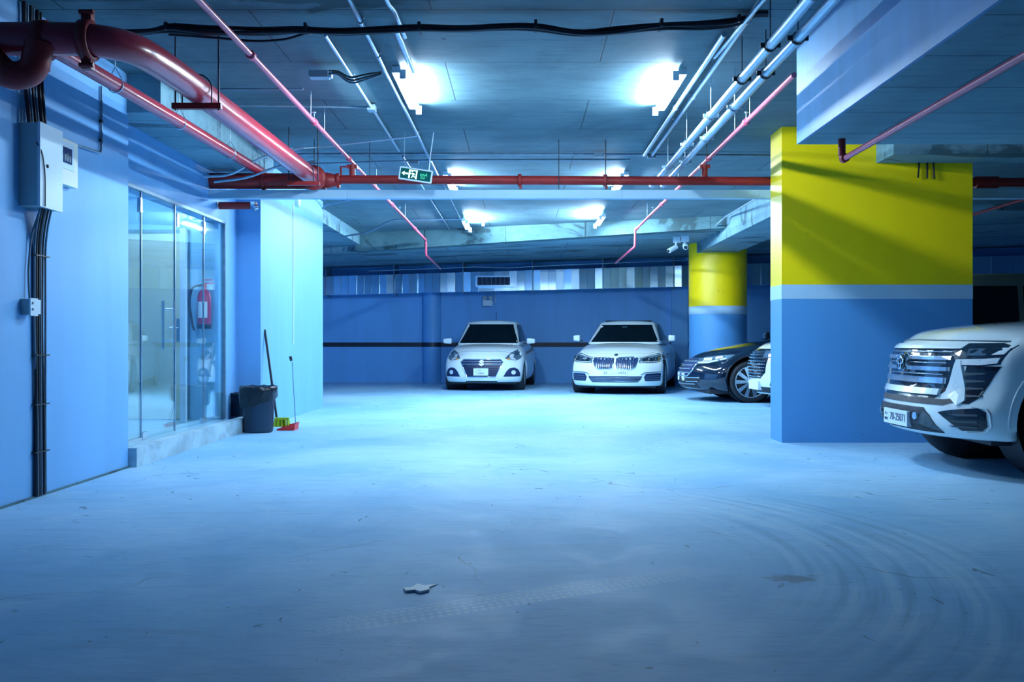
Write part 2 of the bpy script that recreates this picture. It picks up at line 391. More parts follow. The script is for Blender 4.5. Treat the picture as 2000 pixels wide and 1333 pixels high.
# left wall with the recess, its lintel and the wall block beyond
wl = struct('wall_left', MB().box(-3.5, -3.26, -4.0, 8.07, 0, CZ), M_wall, label='bright blue painted wall on the left')
struct('far_block', MB().box(-5.2, -3.14, 11.72, 15.4, 0, CZ), M_wall, wl)
struct('pilaster', MB().box(-3.9, -3.42, 11.2, 11.72, 0, 2.94), M_wall, wl)
struct('lintel', MB().box(-3.62, -3.42, 8.07, 11.2, 2.42, 2.94), M_wall, wl)
struct('vestibule_wall', MB().box(-6.0, -3.44, 11.05, 11.2, 0.16, 2.66), M_inner, wl)
struct('vestibule_wall', MB().box(-6.1, -6.0, 7.6, 11.2, 0.16, 2.66), M_inner, wl)
struct('vestibule_wall', MB().box(-6.1, -3.5, 7.5, 7.6, 0.16, 2.66), M_inner, wl)
struct('vestibule_ceiling', MB().box(-6.1, -3.62, 7.5, 11.2, 2.66, 2.76), M_inner, wl)
vf = struct('vestibule_floor', MB().box(-6.1, -3.30, 7.5, 11.05, 0.0, 0.158), M_tile, wl)
cu = struct('trim_1', MB().box(-3.3, -3.19, 8.07, 11.72, 0, 0.16), M_curb, label='rough concrete curb below the glass partition')
struct('wall_leftback', MB().box(-7.6, -5.2, 15.2, 15.4, 0, CZ), M_walld)
struct('wall_right', MB().box(13.8, 14.0, -4.0, 26.5, 0, 3.4), M_walld)
struct('wall_farleft', MB().box(-7.6, -7.5, 15.2, 26.5, 0, 3.4), M_walld)

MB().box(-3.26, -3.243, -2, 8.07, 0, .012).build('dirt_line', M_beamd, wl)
# far wall, slightly skewed as the duct above it
W0, W1 = Vector((-7.5, 24.95, 0)), Vector((14.0, 23.55, 0))
wdir = (W1-W0).normalized(); wn = Vector((-wdir.y, wdir.x, 0))
def wp(x, off=0.0, z=0.0):
    t = (x-W0.x)/(W1.x-W0.x); p = W0.lerp(W1, t); return Vector((p.x, p.y, z)) - wn*off
def wyd(x): return W0.y+(W1.y-W0.y)*(x-W0.x)/(W1.x-W0.x)
def wbox(x0, x1, o0, o1, z0, z1, z0b=None, z1b=None, mb=None):
    mb = mb or MB(); z0b = z0 if z0b is None else z0b; z1b = z1 if z1b is None else z1b
    a = [wp(x0, o1, z0), wp(x1, o1, z0b), wp(x1, o0, z0b), wp(x0, o0, z0), wp(x0, o1, z1), wp(x1, o1, z1b), wp(x1, o0, z1b), wp(x0, o0, z1)]
    return mb.add(a, [(0,3,2,1),(4,5,6,7),(0,1,5,4),(1,2,6,5),(2,3,7,6),(3,0,4,7)])
wf = struct('wall_far', wbox(-7.5, 14, -0.2, 0, 0, 3.4), M_walld, label='deep blue painted far wall')
struct('stripe', wbox(-7.5, 14, 0, 0.006, 0.90, 1.015), M_black, wf)
xp = (842-VX)/F*24.4
pil = MB().lathe([(0.24, 0), (0.24, 3.0)], 24, 'z', (xp, wyd(xp)+0.02, 0)); pil.build('wall_pier', M_walld, wf)
MB().lathe([(0.246, 0.90), (0.246, 1.015)], 24, 'z', (xp, wyd(xp)+0.02, 0)).build('stripe', M_black, wf)
xq = (1326-VX)/F*24.2
wbox(xq-0.2, xq+0.2, -0.05, 0.22, 0, 3.2).build('wall_pier', M_walld, wf)

# ---------------------------------------------------------------- columns
col = thing('rectangular_column', 'wide rectangular column, yellow above a white band and blue below, front right', 'column', (3.67, 10.25, 0))
X0, X1, Y0, Y1 = 2.686, 4.654, 10.03, 10.48
MB().box(X0, X1, Y0, Y1, 0, 1.485).build('lower_section', M_colblue, col)
MB().box(X0-0.002, X1+0.002, Y0-0.002, Y1+0.002, 1.485, 1.632).build('painted_band', M_white, col)
MB().box(X0, X1, Y0, Y1, 1.632, CZ).build('upper_section', M_yellow, col)
for i, (px, dz) in enumerate(((1795, .0), (1811, .01), (1823, -.01))):
    t0 = P(px, 322, 10.0); MB().tube(bend([t0+Vector((0, 0, .1)), t0, P(px+(i-1)*2, 348+i, 9.98)], .02, 3), 0.010, 6).build('cut_cable', M_cable, col)
rc = thing('round_column', 'round column, yellow above a white band and blue below, behind the black sedan', 'column', (4.12, 20.4, 0))
rx, ry, rr = 4.12, 20.4, 0.6
MB().lathe([(rr, 0), (rr, 1.60)], 48, 'z', (rx, ry, 0)).build('lower_section', M_colblue, rc)
MB().lathe([(rr, 1.60), (rr+.003, 1.60), (rr+.003, 1.77), (rr, 1.77)], 48, 'z', (rx, ry, 0)).build('painted_band', M_white, rc)
MB().lathe([(rr, 1.77), (rr, 3.22)], 48, 'z', (rx, ry, 0)).build('upper_section', M_yellow, rc)
for px, py in ((1413, 480), (1418, 520), (1418, 570)):
    D = 19.84; MB().lathe([(0.0, D-.006), (.03, D-.004), (.034, D+.01)], 12, 'y', (P(px, py, D).x, 0, P(px, py, D).z)).build('anchor_patch', M_beamc, rc)

# ---------------------------------------------------------------- ceiling lamps
def lamp(x, y, side, label):
    z = CZ-0.012-(0.07 if y > 15 else 0)
    spacer = y > 15
    t = thing('ceiling_lamp', label, 'lamp', (x, y, z), 'tube lamps on the ceiling')
    MB().box(x-0.035, x+0.035, y-0.62, y+0.62, z-0.05, z).build('batten', M_door, t)
    if spacer: MB().box(x-.012, x+.012, y-.5, y-.46, z, CZ).build('spacer', M_door, t)
    if spacer: MB().box(x-.012, x+.012, y+.46, y+.5, z, CZ).build('spacer', M_door, t)
    xt = x+side*0.052
    for e in (-1, 1): MB().cbox((xt, y+e*0.61, z-0.06), (0.05, 0.025, 0.075)).build('end_cap', M_plastic, t)
    MB().tube([(xt, y-0.595, z-0.06), (xt, y+0.595, z-0.06)], 0.018, 8).build('tube', M_tube if y < 10 else M_tubem if y < 15 else M_tubef, t)
    return t
lamp(-1.0, 8.4, 1, 'bright near left tube lamp on the ceiling')
lamp(1.30, 8.45, -1, 'bright near right tube lamp beside the twin conduits')
lamp(-0.98, 13.2, 1, 'middle left tube lamp glowing just above the red cross pipe')
lamp(1.36, 13.2, -1, 'middle right tube lamp glowing just above the red cross pipe')
lamp(-1.0, 17.5, 1, 'far left tube lamp ahead of the skewed beam')
lamp(1.38, 16.9, -1, 'far right tube lamp ahead of the skewed beam')
vt = thing('ceiling_lamp', 'small tube lamp inside the glass vestibule', 'lamp', (-3.9, 10.2, 2.65))
MB().box(-3.94, -3.86, 9.6, 10.75, 2.61, 2.655).build('batten', M_door, vt)
MB().tube([(-3.9, 9.62, 2.59), (-3.9, 10.72, 2.59)], 0.018, 8).build('tube', M_tubein, vt)

# ---------------------------------------------------------------- glass partition
XG = -3.42
def gD(px): return -XG*F/(VX-px)
gp_ = thing('glass_partition', 'clear frameless glass partition with a glass door on the curb', 'partition', (XG, 9.6, 0.16))
edges = [8.09, gD(275), gD(341), gD(397), 11.18]
for i in range(4):
    a, b = edges[i]+0.006, edges[i+1]-0.006
    MB().box(XG-0.006, XG+0.006, a, b, 0.168, 2.415).build('pane', M_clear, gp_)
for D in edges[1:4]:
    MB().box(XG-0.009, XG+0.009, D-0.006, D+0.006, 0.165, 2.41).build('edge_seal', M_steel if D > 10 else M_galv, gp_)
MB().box(XG-0.02, XG+0.02, 8.09, 11.19, 2.395, 2.425).build('top_rail', M_galvd, gp_)
MB().box(XG-0.02, XG+0.02, 11.165, 11.2, 0.16, 2.42).build('end_rail', M_galvd, gp_)
MB().box(XG-0.012, XG+0.012, 8.09, edges[1], 0.16, 0.185).build('bottom_rail', M_steel, gp_)
for D, z in ((edges[1]+.07, 0.195), (edges[1]-.02, 2.27), (edges[2]+.06, 2.25), (edges[3], 0.20), (edges[3], 2.27)):
    MB().cbox((XG, D, z), (0.032, 0.13, 0.06) if z < 1 else (0.032, 0.05, 0.13)).build('patch_fitting', M_steel, gp_)
for D in (gD(341),):
    h = MB()
    for xx in (XG+0.055, XG-0.055): h.tube([(xx, D-0.16, 0.97), (xx, D-0.16, 1.44)], 0.013, 10)
    for zz in (1.05, 1.36): h.tube([(XG+0.055, D-0.16, zz), (XG-0.055, D-0.16, zz)], 0.009, 8)
    h.build('pull_handle', M_steel, gp_)
# inner frame post
MB().box(-3.72, -3.66, 10.6, 10.66, 0.16, 2.28).build('inner_post', M_plastic, gp_)

dr = struct('door_1', MB().box(-4.48, -3.80, 11.0, 11.045, 0.165, 2.27), M_doorleaf, label='cream inner door seen through the glass')
MB().box(-3.80, -3.765, 10.99, 11.048, 0.16, 2.31).box(-4.52, -4.48, 10.99, 11.048, 0.16, 2.31).box(-4.52, -3.765, 10.99, 11.048, 2.27, 2.31).build('door_frame', M_galvd, dr)
dx, dz = -3.87, 1.18
MB().box(dx-0.022, dx+0.022, 10.985, 11.0, dz-0.13, dz+0.12).build('lock_plate', M_galvd, dr)
MB().tube([(dx, 10.99, dz+0.02), (dx, 10.95, dz+0.02), (dx-0.11, 10.95, dz+0.02)], 0.010, 8).build('door_handle', M_steel, dr)

# fire extinguisher behind the glass
ex, ey, ez = -3.56, 10.93, 1.19
fe = thing('fire_extinguisher', 'red fire extinguisher hung inside behind the glass', 'fire extinguisher', (ex, ey, ez))
MB().lathe([(0, 0), (.065, 0), (.075, .02), (.075, .36), (.06, .41), (.025, .44), (.025, .46), (0, .46)], 20, 'z', (ex, ey, ez)).build('cylinder', M_extred, fe)
MB().lathe([(0, .001), (.077, 0), (.077, .05)], 20, 'z', (ex, ey, ez-.002)).build('base_ring', M_trim, fe)
b = []
for k in range(7):
    a = -PI/2-0.75+1.5*k/6; b.append((ex+.0765*math.cos(a), ey+.0765*math.sin(a)))
lab = MB(); lab.add([(x, y, ez+.12) for x, y in b]+[(x, y, ez+.30) for x, y in b], [(i, i+1, i+8, i+7) for i in range(6)], True); lab.build('paper_label', M_paper, fe)
MB().cbox((ex, ey, ez+.485), (.04, .04, .05)).box(ex-.02, ex+.10, ey-.012, ey+.012, ez+.50, ez+.515).box(ex-.02, ex+.09, ey-.012, ey+.012, ez+.54, ez+.552).build('valve', M_extred, fe)
MB().tube(bend([(ex-.02, ey, ez+.49), (ex-.13, ey-.02, ez+.47), (ex-.17, ey-.02, ez+.30), (ex-.12, ey-.03, ez+.02), (ex-.10, ey-.03, ez-.02)], .09, 6), 0.013, 8).build('hose', M_trim, fe)

# ---------------------------------------------------------------- electrical boxes and cables on the left wall
XW = -3.26
eb = thing('electrical_cabinet', 'tall grey enamel electrical cabinet high on the left wall', 'cabinet', (XW, 6.45, 1.93))
MB().box(XW, -3.135, 6.31, 6.61, 1.93, 2.47).build('body', M_box, eb)
MB().box(-3.135, -3.118, 6.305, 6.615, 1.925, 2.475).build('door', M_door, eb)
MB().lathe([(0, .006), (.012, .006), (.012, 0)], 12, 'x', (-3.118, 6.40, 2.20)).build('lock', M_trim, eb)
MB().tube(bend([(-3.14, 6.30, 2.34), (-3.112, 6.32, 2.28), (-3.112, 6.36, 2.15), (-3.112, 6.36, 1.93)], .1, 5), 0.004, 6).build('thin_wire', M_cable, eb)
mb_ = thing('meter_box', 'small cream meter box with a dark window beside the cabinet', 'box', (XW, 6.88, 2.15))
MB().box(XW, -3.20, 6.70, 7.02, 2.15, 2.47).build('body', M_cream, mb_)
MB().box(-3.20, -3.195, 6.76, 6.95, 2.26, 2.45).build('cover', M_plastic, mb_)
MB().box(-3.195, -3.192, 6.785, 6.915, 2.30, 2.41).build('window', M_screen, mb_)
for k in range(3): MB().box(-3.192, -3.190, 6.80+k*.035, 6.825+k*.035, 2.315, 2.36+.01*(k % 2)).build('breaker', M_cableg, mb_)
cd = thing('wall_conduit', 'thin bent conduit running up the left wall from the meter box', 'conduit', (XW, 7.3, 2.5))
MB().tube(bend([(-3.245, 7.02, 2.475), (-3.245, 7.52, 2.50), (-3.245, 7.52, 3.02)], .05, 5), 0.010, 8).build('pipe', M_galvd, cd)
for z in (2.6, 2.75): MB().cbox((-3.248, 7.52, z), (.02, .03, .02)).build('clip', M_cable, cd)
so = thing('socket_box', 'small white switched socket box on the left wall', 'socket', (XW, 6.38, 1.2))
MB().box(XW, -3.20, 6.33, 6.42, 1.22, 1.325).build('back_box', M_box, so)
MB().box(-3.20, -3.19, 6.325, 6.425, 1.215, 1.33).build('face_plate', M_plastic, so)
for z in (1.25, 1.29): MB().box(-3.19, -3.186, 6.345, 6.36, z, z+.015).build('switch', M_cableg, so)
so2 = thing('socket_box', 'narrow white plate beside the socket box among the cables', 'socket', (XW, 6.49, 1.2))
MB().box(XW, -3.225, 6.46, 6.53, 1.23, 1.325).build('face_plate', M_plastic, so2)
cw = thing('wall_cable_run', 'bundle of dark cables running down the left wall below the cabinet', 'cable', (XW, 6.55, 0))
specs = [(6.50, 6.50, 0.012, M_cable), (6.535, 6.53, 0.012, M_cable), (6.56, 6.57, 0.009, M_cableg), (6.585, 6.60, 0.011, M_cable), (6.63, 6.63, 0.008, M_galvd), (6.48, 6.52, .008, M_cableg)]
for i, (ya, yb, r, m) in enumerate(specs):
    w = random.uniform(-.01, .01)
    MB().tube(bend([(-3.17, ya-.06, 1.95), (-3.20, ya-.05, 1.84), (-3.243, ya, 1.70), (-3.243, ya+w, 1.1), (-3.243, yb-w, .5), (-3.24, yb, 0.01)], .15, 5), r, 8).build('cable', m, cw)
for z in (1.62, 0.95, 0.62, 0.3): MB().box(-3.26, -3.226, 6.47, 6.66, z, z+.008).build('cable_tie', M_cable, cw)
cs = thing('socket_cable', 'thin cable looping from the cabinet to the socket box', 'cable', (XW, 6.4, 1.3))
MB().tube(bend([(-3.20, 6.47, 1.93), (-3.24, 6.43, 1.75), (-3.245, 6.40, 1.5), (-3.235, 6.40, 1.33)], .1, 5), .007, 6).build('cable', M_cableg, cs)
ct = thing('upper_cable_run', 'black cables rising from the cabinet top to the ceiling', 'cable', (XW, 6.4, 2.47))
for i, (y, r, m) in enumerate(((6.33, .014, M_cable), (6.37, .010, M_galvd), (6.41, .014, M_cable), (6.45, .009, M_galvd), (6.50, .016, M_cable), (6.54, .014, M_cable))):
    MB().tube(bend([(-3.20, y, 2.47), (-3.22, y-.01+.01*(i % 2), 2.7), (-3.235, y, 3.0), (-3.235, y, CZ)], .1, 4), r, 8).build('cable', m, ct)

# ---------------------------------------------------------------- pipes
def rods(parent, pts, m=None, r=0.004, z1=CZ):
    for (x, y, z) in pts: MB().tube([(x, y, z), (x, y, z1)], r, 6).build('hanger_rod', m or M_rod, parent)
def ring(mb, c, R, w, axis='y'): mb.lathe([(R, -w), (R+.006, -w), (R+.006, w), (R, w)], 18, axis, c)

bp_ = thing('red_main_pipe', 'thick glossy red fire main bending along the ceiling on the left', 'pipe', (-2.25, 8.0, 2.8))
MB().tube(bend([(-4.9, 5.45, 2.74), (-2.28, 5.50, 2.76), (-2.25, 6.2, 2.79), (-2.25, 10.62, 2.82)], .42, 12), 0.092, 24).build('pipe_run', M_red, bp_)
for (x, y) in ((-2.45, 5.5),):
    q = MB(); q.lathe([(.092, -.03), (.115, -.03), (.115, .03), (.092, .03)], 24, 'x', (x, y, 2.75))
    q.cbox((x, y-.0, 2.75+.135), (.055, .05, .06)).cbox((x, y, 2.75-.135), (.055, .05, .06)); q.build('coupling', M_redd, bp_)
    for zz in (2.90, 2.60): MB().tube([(x-.03, y-.04, zz), (x+.05, y-.04, zz)], .014, 8).build('bolt', M_redd, bp_)
q = MB(); q.lathe([(.092, -.03), (.112, -.03), (.112, .03), (.092, .03)], 24, 'x', (-2.70, 5.5, 2.75)).cbox((-2.70, 5.5, 2.61), (.05, .05, .06)); q.build('coupling', M_redd, bp_)
MB().tube(bend([(-2.69, 5.44, 2.72), (-2.73, 5.44, 2.55), (-2.85, 5.42, 2.52), (-2.96, 5.42, 2.62), (-3.02, 5.42, 2.80)], .12, 8), 0.078, 20).build('elbow', M_redd, bp_)
def bracket(y, label_m):
    # channel bracket under the pipe hung on two rods
    q = MB().box(-2.42, -2.08, y-.02, y+.02, 2.66, 2.70); q.build('bracket', M_redd, bp_)
    for x in (-2.40, -2.10): MB().tube([(x, y, 2.65), (x, y, CZ)], .006, 6).build('hanger_rod', M_rod, bp_)
    u = [(-2.25+.102*math.cos(a), y, 2.80+.102*math.sin(a)) for a in [PI*k/12 for k in range(13)]]
    MB().tube([(-2.148, y, 2.68)]+u+[(-2.352, y, 2.68)], .005, 6).build('u_bolt', M_rod, bp_)
bracket(6.75, 0)
bracket(10.05, 0)
MB().lathe([(.092, -.045), (.135, -.045), (.135, .0), (.092, .0)], 28, 'y', (-2.25, 10.56, 2.82)).build('flange', M_redd, bp_)

sp = thing('red_branch_pipe', 'slimmer red pipe beside the fire main close to the left wall', 'pipe', (-2.9, 8, 2.92))
MB().tube([(-2.9, 5.75, 2.86), (-2.9, 8.2, 2.91), (-2.9, 10.9, 2.94)], 0.052, 18).build('pipe_run', M_red, sp)
for y in (6.95, 8.25, 9.7):
    z = 2.86+.016*(y-5.75)*1.0
    q = MB(); ring(q, (-2.9, y, z), .052, .006); q.build('ring_clamp', M_rodl, sp)
    MB().tube([(-2.95, y, z+.035), (-2.9, y, z+.13), (-2.85, y, z+.035)], .004, 6).tube([(-2.9, y, z+.13), (-2.9, y, CZ if y < 8 else 2.95 if -2.9 < -2.98 else CZ)], .004, 6).build('hanger_rod', M_rodl, sp)

YC = 10.72
cp = thing('red_cross_pipe', 'long red fire pipe crossing the whole garage below the ceiling', 'pipe', (0, YC, 2.82))
zc = lambda x: 2.822-0.004*x
xa = (395-VX)*YC/F; xr = (665-VX)*YC/F
MB().tube([(xa, YC, zc(xa)-.02), (xr-.16, YC, zc(xr)-.02)], .088, 22).build('wide_section', M_redd, cp)
MB().lathe([(.088, xr-.16), (.088, xr-.14), (.055, xr), (.05, xr)], 22, 'x', (0, YC, zc(xr)-.01)).build('reducer', M_redd, cp)
MB().tube([(xr, YC, zc(xr)), (8.5, YC, zc(8.5))], .050, 18).build('slim_section', M_redd, cp)
for px, R in ((660, .056), (516, .094), (1182, .056), (1015, .056)):
    x = (px-VX)*YC/F; q = MB(); q.lathe([(R-.006, -.02), (R+.014, -.02), (R+.014, .02), (R-.006, .02)], 20, 'x', (x, YC, zc(x)-(0.02 if px < 600 else 0)))
    q.cbox((x+.01, YC-.02, zc(x)-R-.022), (.03, .03, .04)); q.build('coupling', M_redd, cp)
rods(cp, [((px-VX)*YC/F, YC-.06, zc(0)-.11) for px in (616, 1091, 1182)], r=.005)
rods(cp, [((px-VX)*YC/F, YC, zc(0)) for px in (516, 1182, 1380, 722)], r=.004)
q = MB(); x = (668-VX)*YC/F; q.tube([(x, YC-.05, zc(x)+.03), (x, YC-.07, zc(x)+.13), (x+.06, YC-.07, zc(x)+.13)], .012, 8); q.build('drain_valve', M_redd, cp)
q = MB().tube([((1905-VX)*YC/F, YC-.0, 2.80), ((1948-VX)*YC/F, YC, 2.80)], .066, 18); q.build('coupling', M_redd, cp)

tr = thing('pale_square_trunking', 'pale blue-white square trunk running below the red cross pipe', 'trunking', (0, YC+.1, 2.67))
xt0 = (402-VX)*(YC+.05)/F
segs = [xt0, -1.9, -0.4, 1.1, 2.6, 4.1, 5.6, 8.4]
for i in range(7): MB().box(segs[i]+.001, segs[i+1]-.001, YC-.09, YC+.01, 2.612, 2.703).build('trunk_length', M_whitepipe, tr)
rp = thing('red_stub_pipe', 'short red pipe with a valve below the left end of the trunk', 'pipe', (-3.2, 10.9, 2.58))
MB().tube([(-3.40, 10.95, 2.575), (-2.98, 10.95, 2.575)], .042, 16).build('pipe_run', M_redd, rp)
MB().cbox((-3.01, 10.93, 2.565), (.05, .06, .10)).lathe([(0, .03), (.03, .03), (.03, 0), (0, 0)], 12, 'y', (-2.97, 10.88, 2.55)).build('valve', M_chrome, rp)

def sprinkler(xs, y0, yd, y1, label, tee, xoff=0.0):
    z = 3.02; t = thing('sprinkler_pipe', label, 'pipe', (xs, 10, z), 'slim red sprinkler pipes')
    MB().tube(bend([(xs, y0, z), (xs, yd, z), (xs+xoff, yd+.02, 2.73), (xs, y1, 2.72)], .05, 4), .0215, 12).build('pipe_run', M_spr, t)
    MB().tube([(xs, YC-.02, z-.03), (xs, YC, 2.86)], .034, 12).box(xs-.055, xs+.055, YC-.04, YC+.04, z-.07, z-.03).build('riser', M_redd, t)
    for y in [v for v in (6.7, 8.75, 10.5, 14.0, 17.0) if y0 < v < yd]:
        q = MB(); q.lathe([(.0215, -.035), (.031, -.035), (.031, .035), (.0215, .035)], 14, 'y', (xs, y, z)); q.build('coupling', M_spr, t)
    for y in (8.6, 9.2, 12.5, 15.6):
        if y0 < y < yd: MB().tube([(xs, y, z), (xs, y, z+.06), (xs, y, CZ)], .0035, 6).build('hanger_rod', M_rodl, t)
    for y in (8.72, 14.9):
        if y0 < y < yd:
            q = MB(); q.tube([(xs, y, z+.02), (xs, y, z+.07)], .010, 8); q.lathe([(.004, .07), (.022, .08), (.022, .084), (0, .085)], 12, 'z', (xs, y, z)); q.build('sprinkler_head', M_chrome, t)
sprinkler(-1.86, 4.8, 19.0, 22.4, 'slim red sprinkler pipe on the left, running over the red cross pipe', 0)
sprinkler(2.02, 7.2, 17.25, 20.8, 'slim red sprinkler pipe on the right, coming out beside the low slab', 0)
t = thing('sprinkler_pipe', 'slim red sprinkler pipe hung under the low slab, above the white SUV', 'pipe', (2.3, 5.5, 2.35))
MB().tube(bend([(2.30, 6.98, 2.50), (2.30, 6.98, 2.345), (2.30, 6.85, 2.35), (2.30, 3.2, 2.36)], .03, 4), .020, 12).build('pipe_run', M_spr, t)
q = MB(); q.tube([(2.30, 6.98, 2.50), (2.30, 6.98, 2.38)], .027, 12); q.lathe([(.02, -.03), (.03, -.03), (.03, .03), (.02, .03)], 14, 'y', (2.30, 6.92, 2.35)); q.build('riser', M_redd, t)
t = thing('red_far_pipe', 'thin red pipe seen past the right edge of the yellow column', 'pipe', (5.8, 12.5, 2.8))
MB().tube([P(1880, 426, 13.2), P(2060, 372, 11.6)], .020, 10).build('pipe_run', M_redd, t)

def conduit(label, x, z, y0, y1, r, m=M_galv, boxes=(), cat='conduit', name='steel_conduit', clamps=()):
    t = thing(name, label, cat, (x, (y0+y1)/2, z), 'steel conduits along the ceiling')
    MB().tube([(x, y0, z), (x, y1, z)], r, 10).build('pipe_run', m, t)
    for y in boxes: MB().cbox((x, y, z-.005), (.07, .12, .05)).build('conduit_box', m, t)
    for y in clamps:
        q = MB(); ring(q, (x, y, z), r, .008); q.cbox((x, y, z+r+.01), (r*3, .02, .012)); q.build('clamp', m, t)
    return t
conduit('outermost left conduit, passing under the grey cable joint', -1.39, 3.22, 6.9, 11.1, .013, boxes=(9.05,), clamps=(8.0,))
conduit('left conduit running along the near left tube lamp', -1.09, 3.22, 3.5, 12.9, .015, clamps=(6.6, 7.4, 10.2))
conduit('short thick left conduit ending at the near left lamp', -0.87, 3.215, 6.75, 7.8, .022)
conduit('thin left conduit reaching down to the far left lamp', -1.09, 3.235, 12.95, 19.0, .012, M_galvd)
conduit('second thin left conduit between the red pipe and the far lamp', -1.40, 3.235, 11.5, 19.0, .012, M_galvd)
conduit('inner of the twin conduits beside the near right lamp', 1.43, 3.21, 6.85, 11.3, .020, clamps=(9.0,))
conduit('outer of the twin conduits, reaching the top of the view', 1.52, 3.21, 4.5, 11.3, .020, clamps=(6.55, 8.6, 9.6))
def bigconduit(label, x, z, ys):
    t = thing('hung_conduit', label, 'conduit', (x, 9, z), 'thick hung conduits')
    MB().tube([(x, 3.5, z), (x, 11.9, z)], .033, 16).build('pipe_run', M_galv, t)
    for k, y in enumerate(ys):
        q = MB(); ring(q, (x, y, z), .036, .012); q.cbox((x-.05, y, z), (.03, .02, .03)).cbox((x+.05, y, z), (.03, .02, .03))
        q.build('clamp', M_rod if y < 7.6 else M_galv, t)
        MB().tube([(x+.0, y, z+.04), (x+.0, y, CZ)], .004, 6).build('hanger_rod', M_rod if y < 7.6 else M_rodl, t)
bigconduit('left one of the two thick hung conduits on the right', 1.60, 2.95, (5.3, 6.25, 7.05, 8.2, 9.4, 10.6))
bigconduit('right one of the two thick hung conduits on the right', 1.735, 2.95, (5.2, 6.1, 6.9, 7.9, 9.1, 10.3))
t = thing('bent_conduit', 'thin conduit bending away from the twin conduits at the top of the view', 'conduit', (1.45, 6, 3.17))
MB().tube(bend([(1.60, 4.5, 3.16), (1.50, 6.1, 3.17), (1.50, 6.5, 3.19), (1.47, 7.4, 3.21)], .1, 5), .015, 8).build('pipe_run', M_galv, t)
t = thing('bent_conduit', 'thin conduit bending down to the near left lamp from the top of the view', 'conduit', (-0.85, 6, 3.2))
MB().tube(bend([(-0.80, 4.5, 3.2), (-0.85, 6.2, 3.2), (-0.83, 6.35, 3.21), (-0.83, 6.95, 3.22)], .1, 5), .014, 8).build('pipe_run', M_galv, t)

MB().cbox((1.515, 11.32, 3.20), (.09, .06, .05)).build('end_box', M_galvd, bpy.data.objects['steel_conduit.006'])
# transverse conduits across the ceiling
def cross(label, pts, r, m, name='cross_conduit', boxes=(), cat='conduit'):
    t = thing(name, label, cat, pts[0], 'conduits running across the ceiling')
    MB().tube(bend(pts, .12, 5), r, 8).build('pipe_run', m, t)
    for p in boxes: MB().cbox(p, (.11, .06, .05)).build('conduit_box', m, t)
    return t
cross('upper dark conduit crossing the ceiling just beyond the near lamps', [(-2.9, 11.25, 3.21), (-1.0, 11.3, 3.225), (1.5, 11.35, 3.225), (5.5, 11.5, 3.225)], .016, M_galvd, boxes=[(.9, 11.33, 3.215)])
cross('lower dark conduit crossing the ceiling behind the first one', [(-2.6, 11.7, 3.18), (-1.0, 11.6, 3.21), (1.3, 11.6, 3.215)], .012, M_galvd, boxes=[(-1.28, 11.62, 3.19)])
cross('thin conduit from the left beam to the near left conduits', [(-2.6, 10.3, 3.08), (-2.2, 10.5, 3.14), (-1.1, 10.2, 3.2)], .009, M_galv)
cross('short dark conduit ending at the outermost left conduit', [(-2.9, 8.9, 3.21), (-1.39, 9.03, 3.22)], .010, M_galvd)
cross('dark conduit from the left to the grey cable joint', [(-2.9, 8.3, 3.2), (-1.86, 8.3, 3.2)], .010, M_galvd)
cross('bent conduit over the left end of the red cross pipe', [(-3.38, 10.35, 2.80), (-3.1, 10.35, 2.81), (-2.75, 10.3, 3.0), (-2.3, 10.3, 3.1)], .014, M_galv)
cross('second bent conduit over the left end of the red cross pipe', [(-3.3, 10.45, 2.76), (-2.95, 10.45, 2.80), (-2.6, 10.4, 2.92), (-2.2, 10.4, 2.97)], .014, M_galv)
cross('far pale conduit along the ceiling toward the far left lamp', [(-3.3, 17.9, 2.97), (-2.75, 17.6, 3.02), (-2.3, 17.3, 3.21), (-1.0, 17.3, 3.22)], .016, M_galvd)
cross('farther thin conduit arching from the left side beam', [(-3.3, 15.5, 3.0), (-3.1, 15.3, 3.18), (-2.6, 14.9, 3.22), (-0.9, 14.9, 3.23)], .012, M_galvd)
cross('thin pale conduit along the edge of the far soffit', [wp(-3.6, 1.2, 2.74), wp(-1.0, 1.2, 2.83), wp(-.3, 1.2, 2.80), wp(1.0, 1.2, 2.86), wp(4.5, 1.2, 2.98)], .010, M_galv)
cross('thin pale conduit running beside the right side beam to the cameras', [P(1500, 375, 12.5), P(1415, 425, 16.8), P(1400, 440, 17.0), P(1385, 458, 19.2), P(1350, 468, 19.4)], .014, M_galv)

# black cable bundle slung across the near ceiling
t = thing('cable_bundle', 'thick bundle of black cables slung across the ceiling at the top of the view', 'cable')
DC = 6.55
pat = [(240, 66), (300, 62), (330, 55), (400, 60), (520, 62), (600, 58), (660, 66), (760, 60), (820, 54), (900, 56), (1000, 52), (1055, 54), (1130, 66), (1200, 62), (1290, 50), (1380, 50), (1440, 44), (1475, 20), (1500, -30)]
for k in range(8):
    dy = random.uniform(-5, 6); dd = random.uniform(-.05, .05)
    pts = []
    for px, py in pat:
        q = P(px, py+dy*(1 if px > 300 else .4)+random.uniform(-3.0, 3.0), DC+dd); q.z = min(q.z, CZ-.014); pts.append(q)
    MB().tube(bend(pts, .2, 3), random.choice((.009, .011, .013)), 8).build('cable', M_cable if k != 3 else M_cableg, t)
pts = [P(px, py, DC) for px, py in ((330, 68), (420, 74), (500, 82), (560, 78), (600, 64), (640, 58))]
MB().tube(bend(pts, .2, 4), .009, 8).build('cable', M_cable, t)
for px, py in ((600, 58), (820, 56), (1046, 52), (1290, 50), (1440, 42), (330, 57)):
    q = P(px, py, DC); MB().cbox((q.x, q.y, min(q.z, CZ-.03)), (.02, .14, .05)).build('cable_tie', M_cable, t)

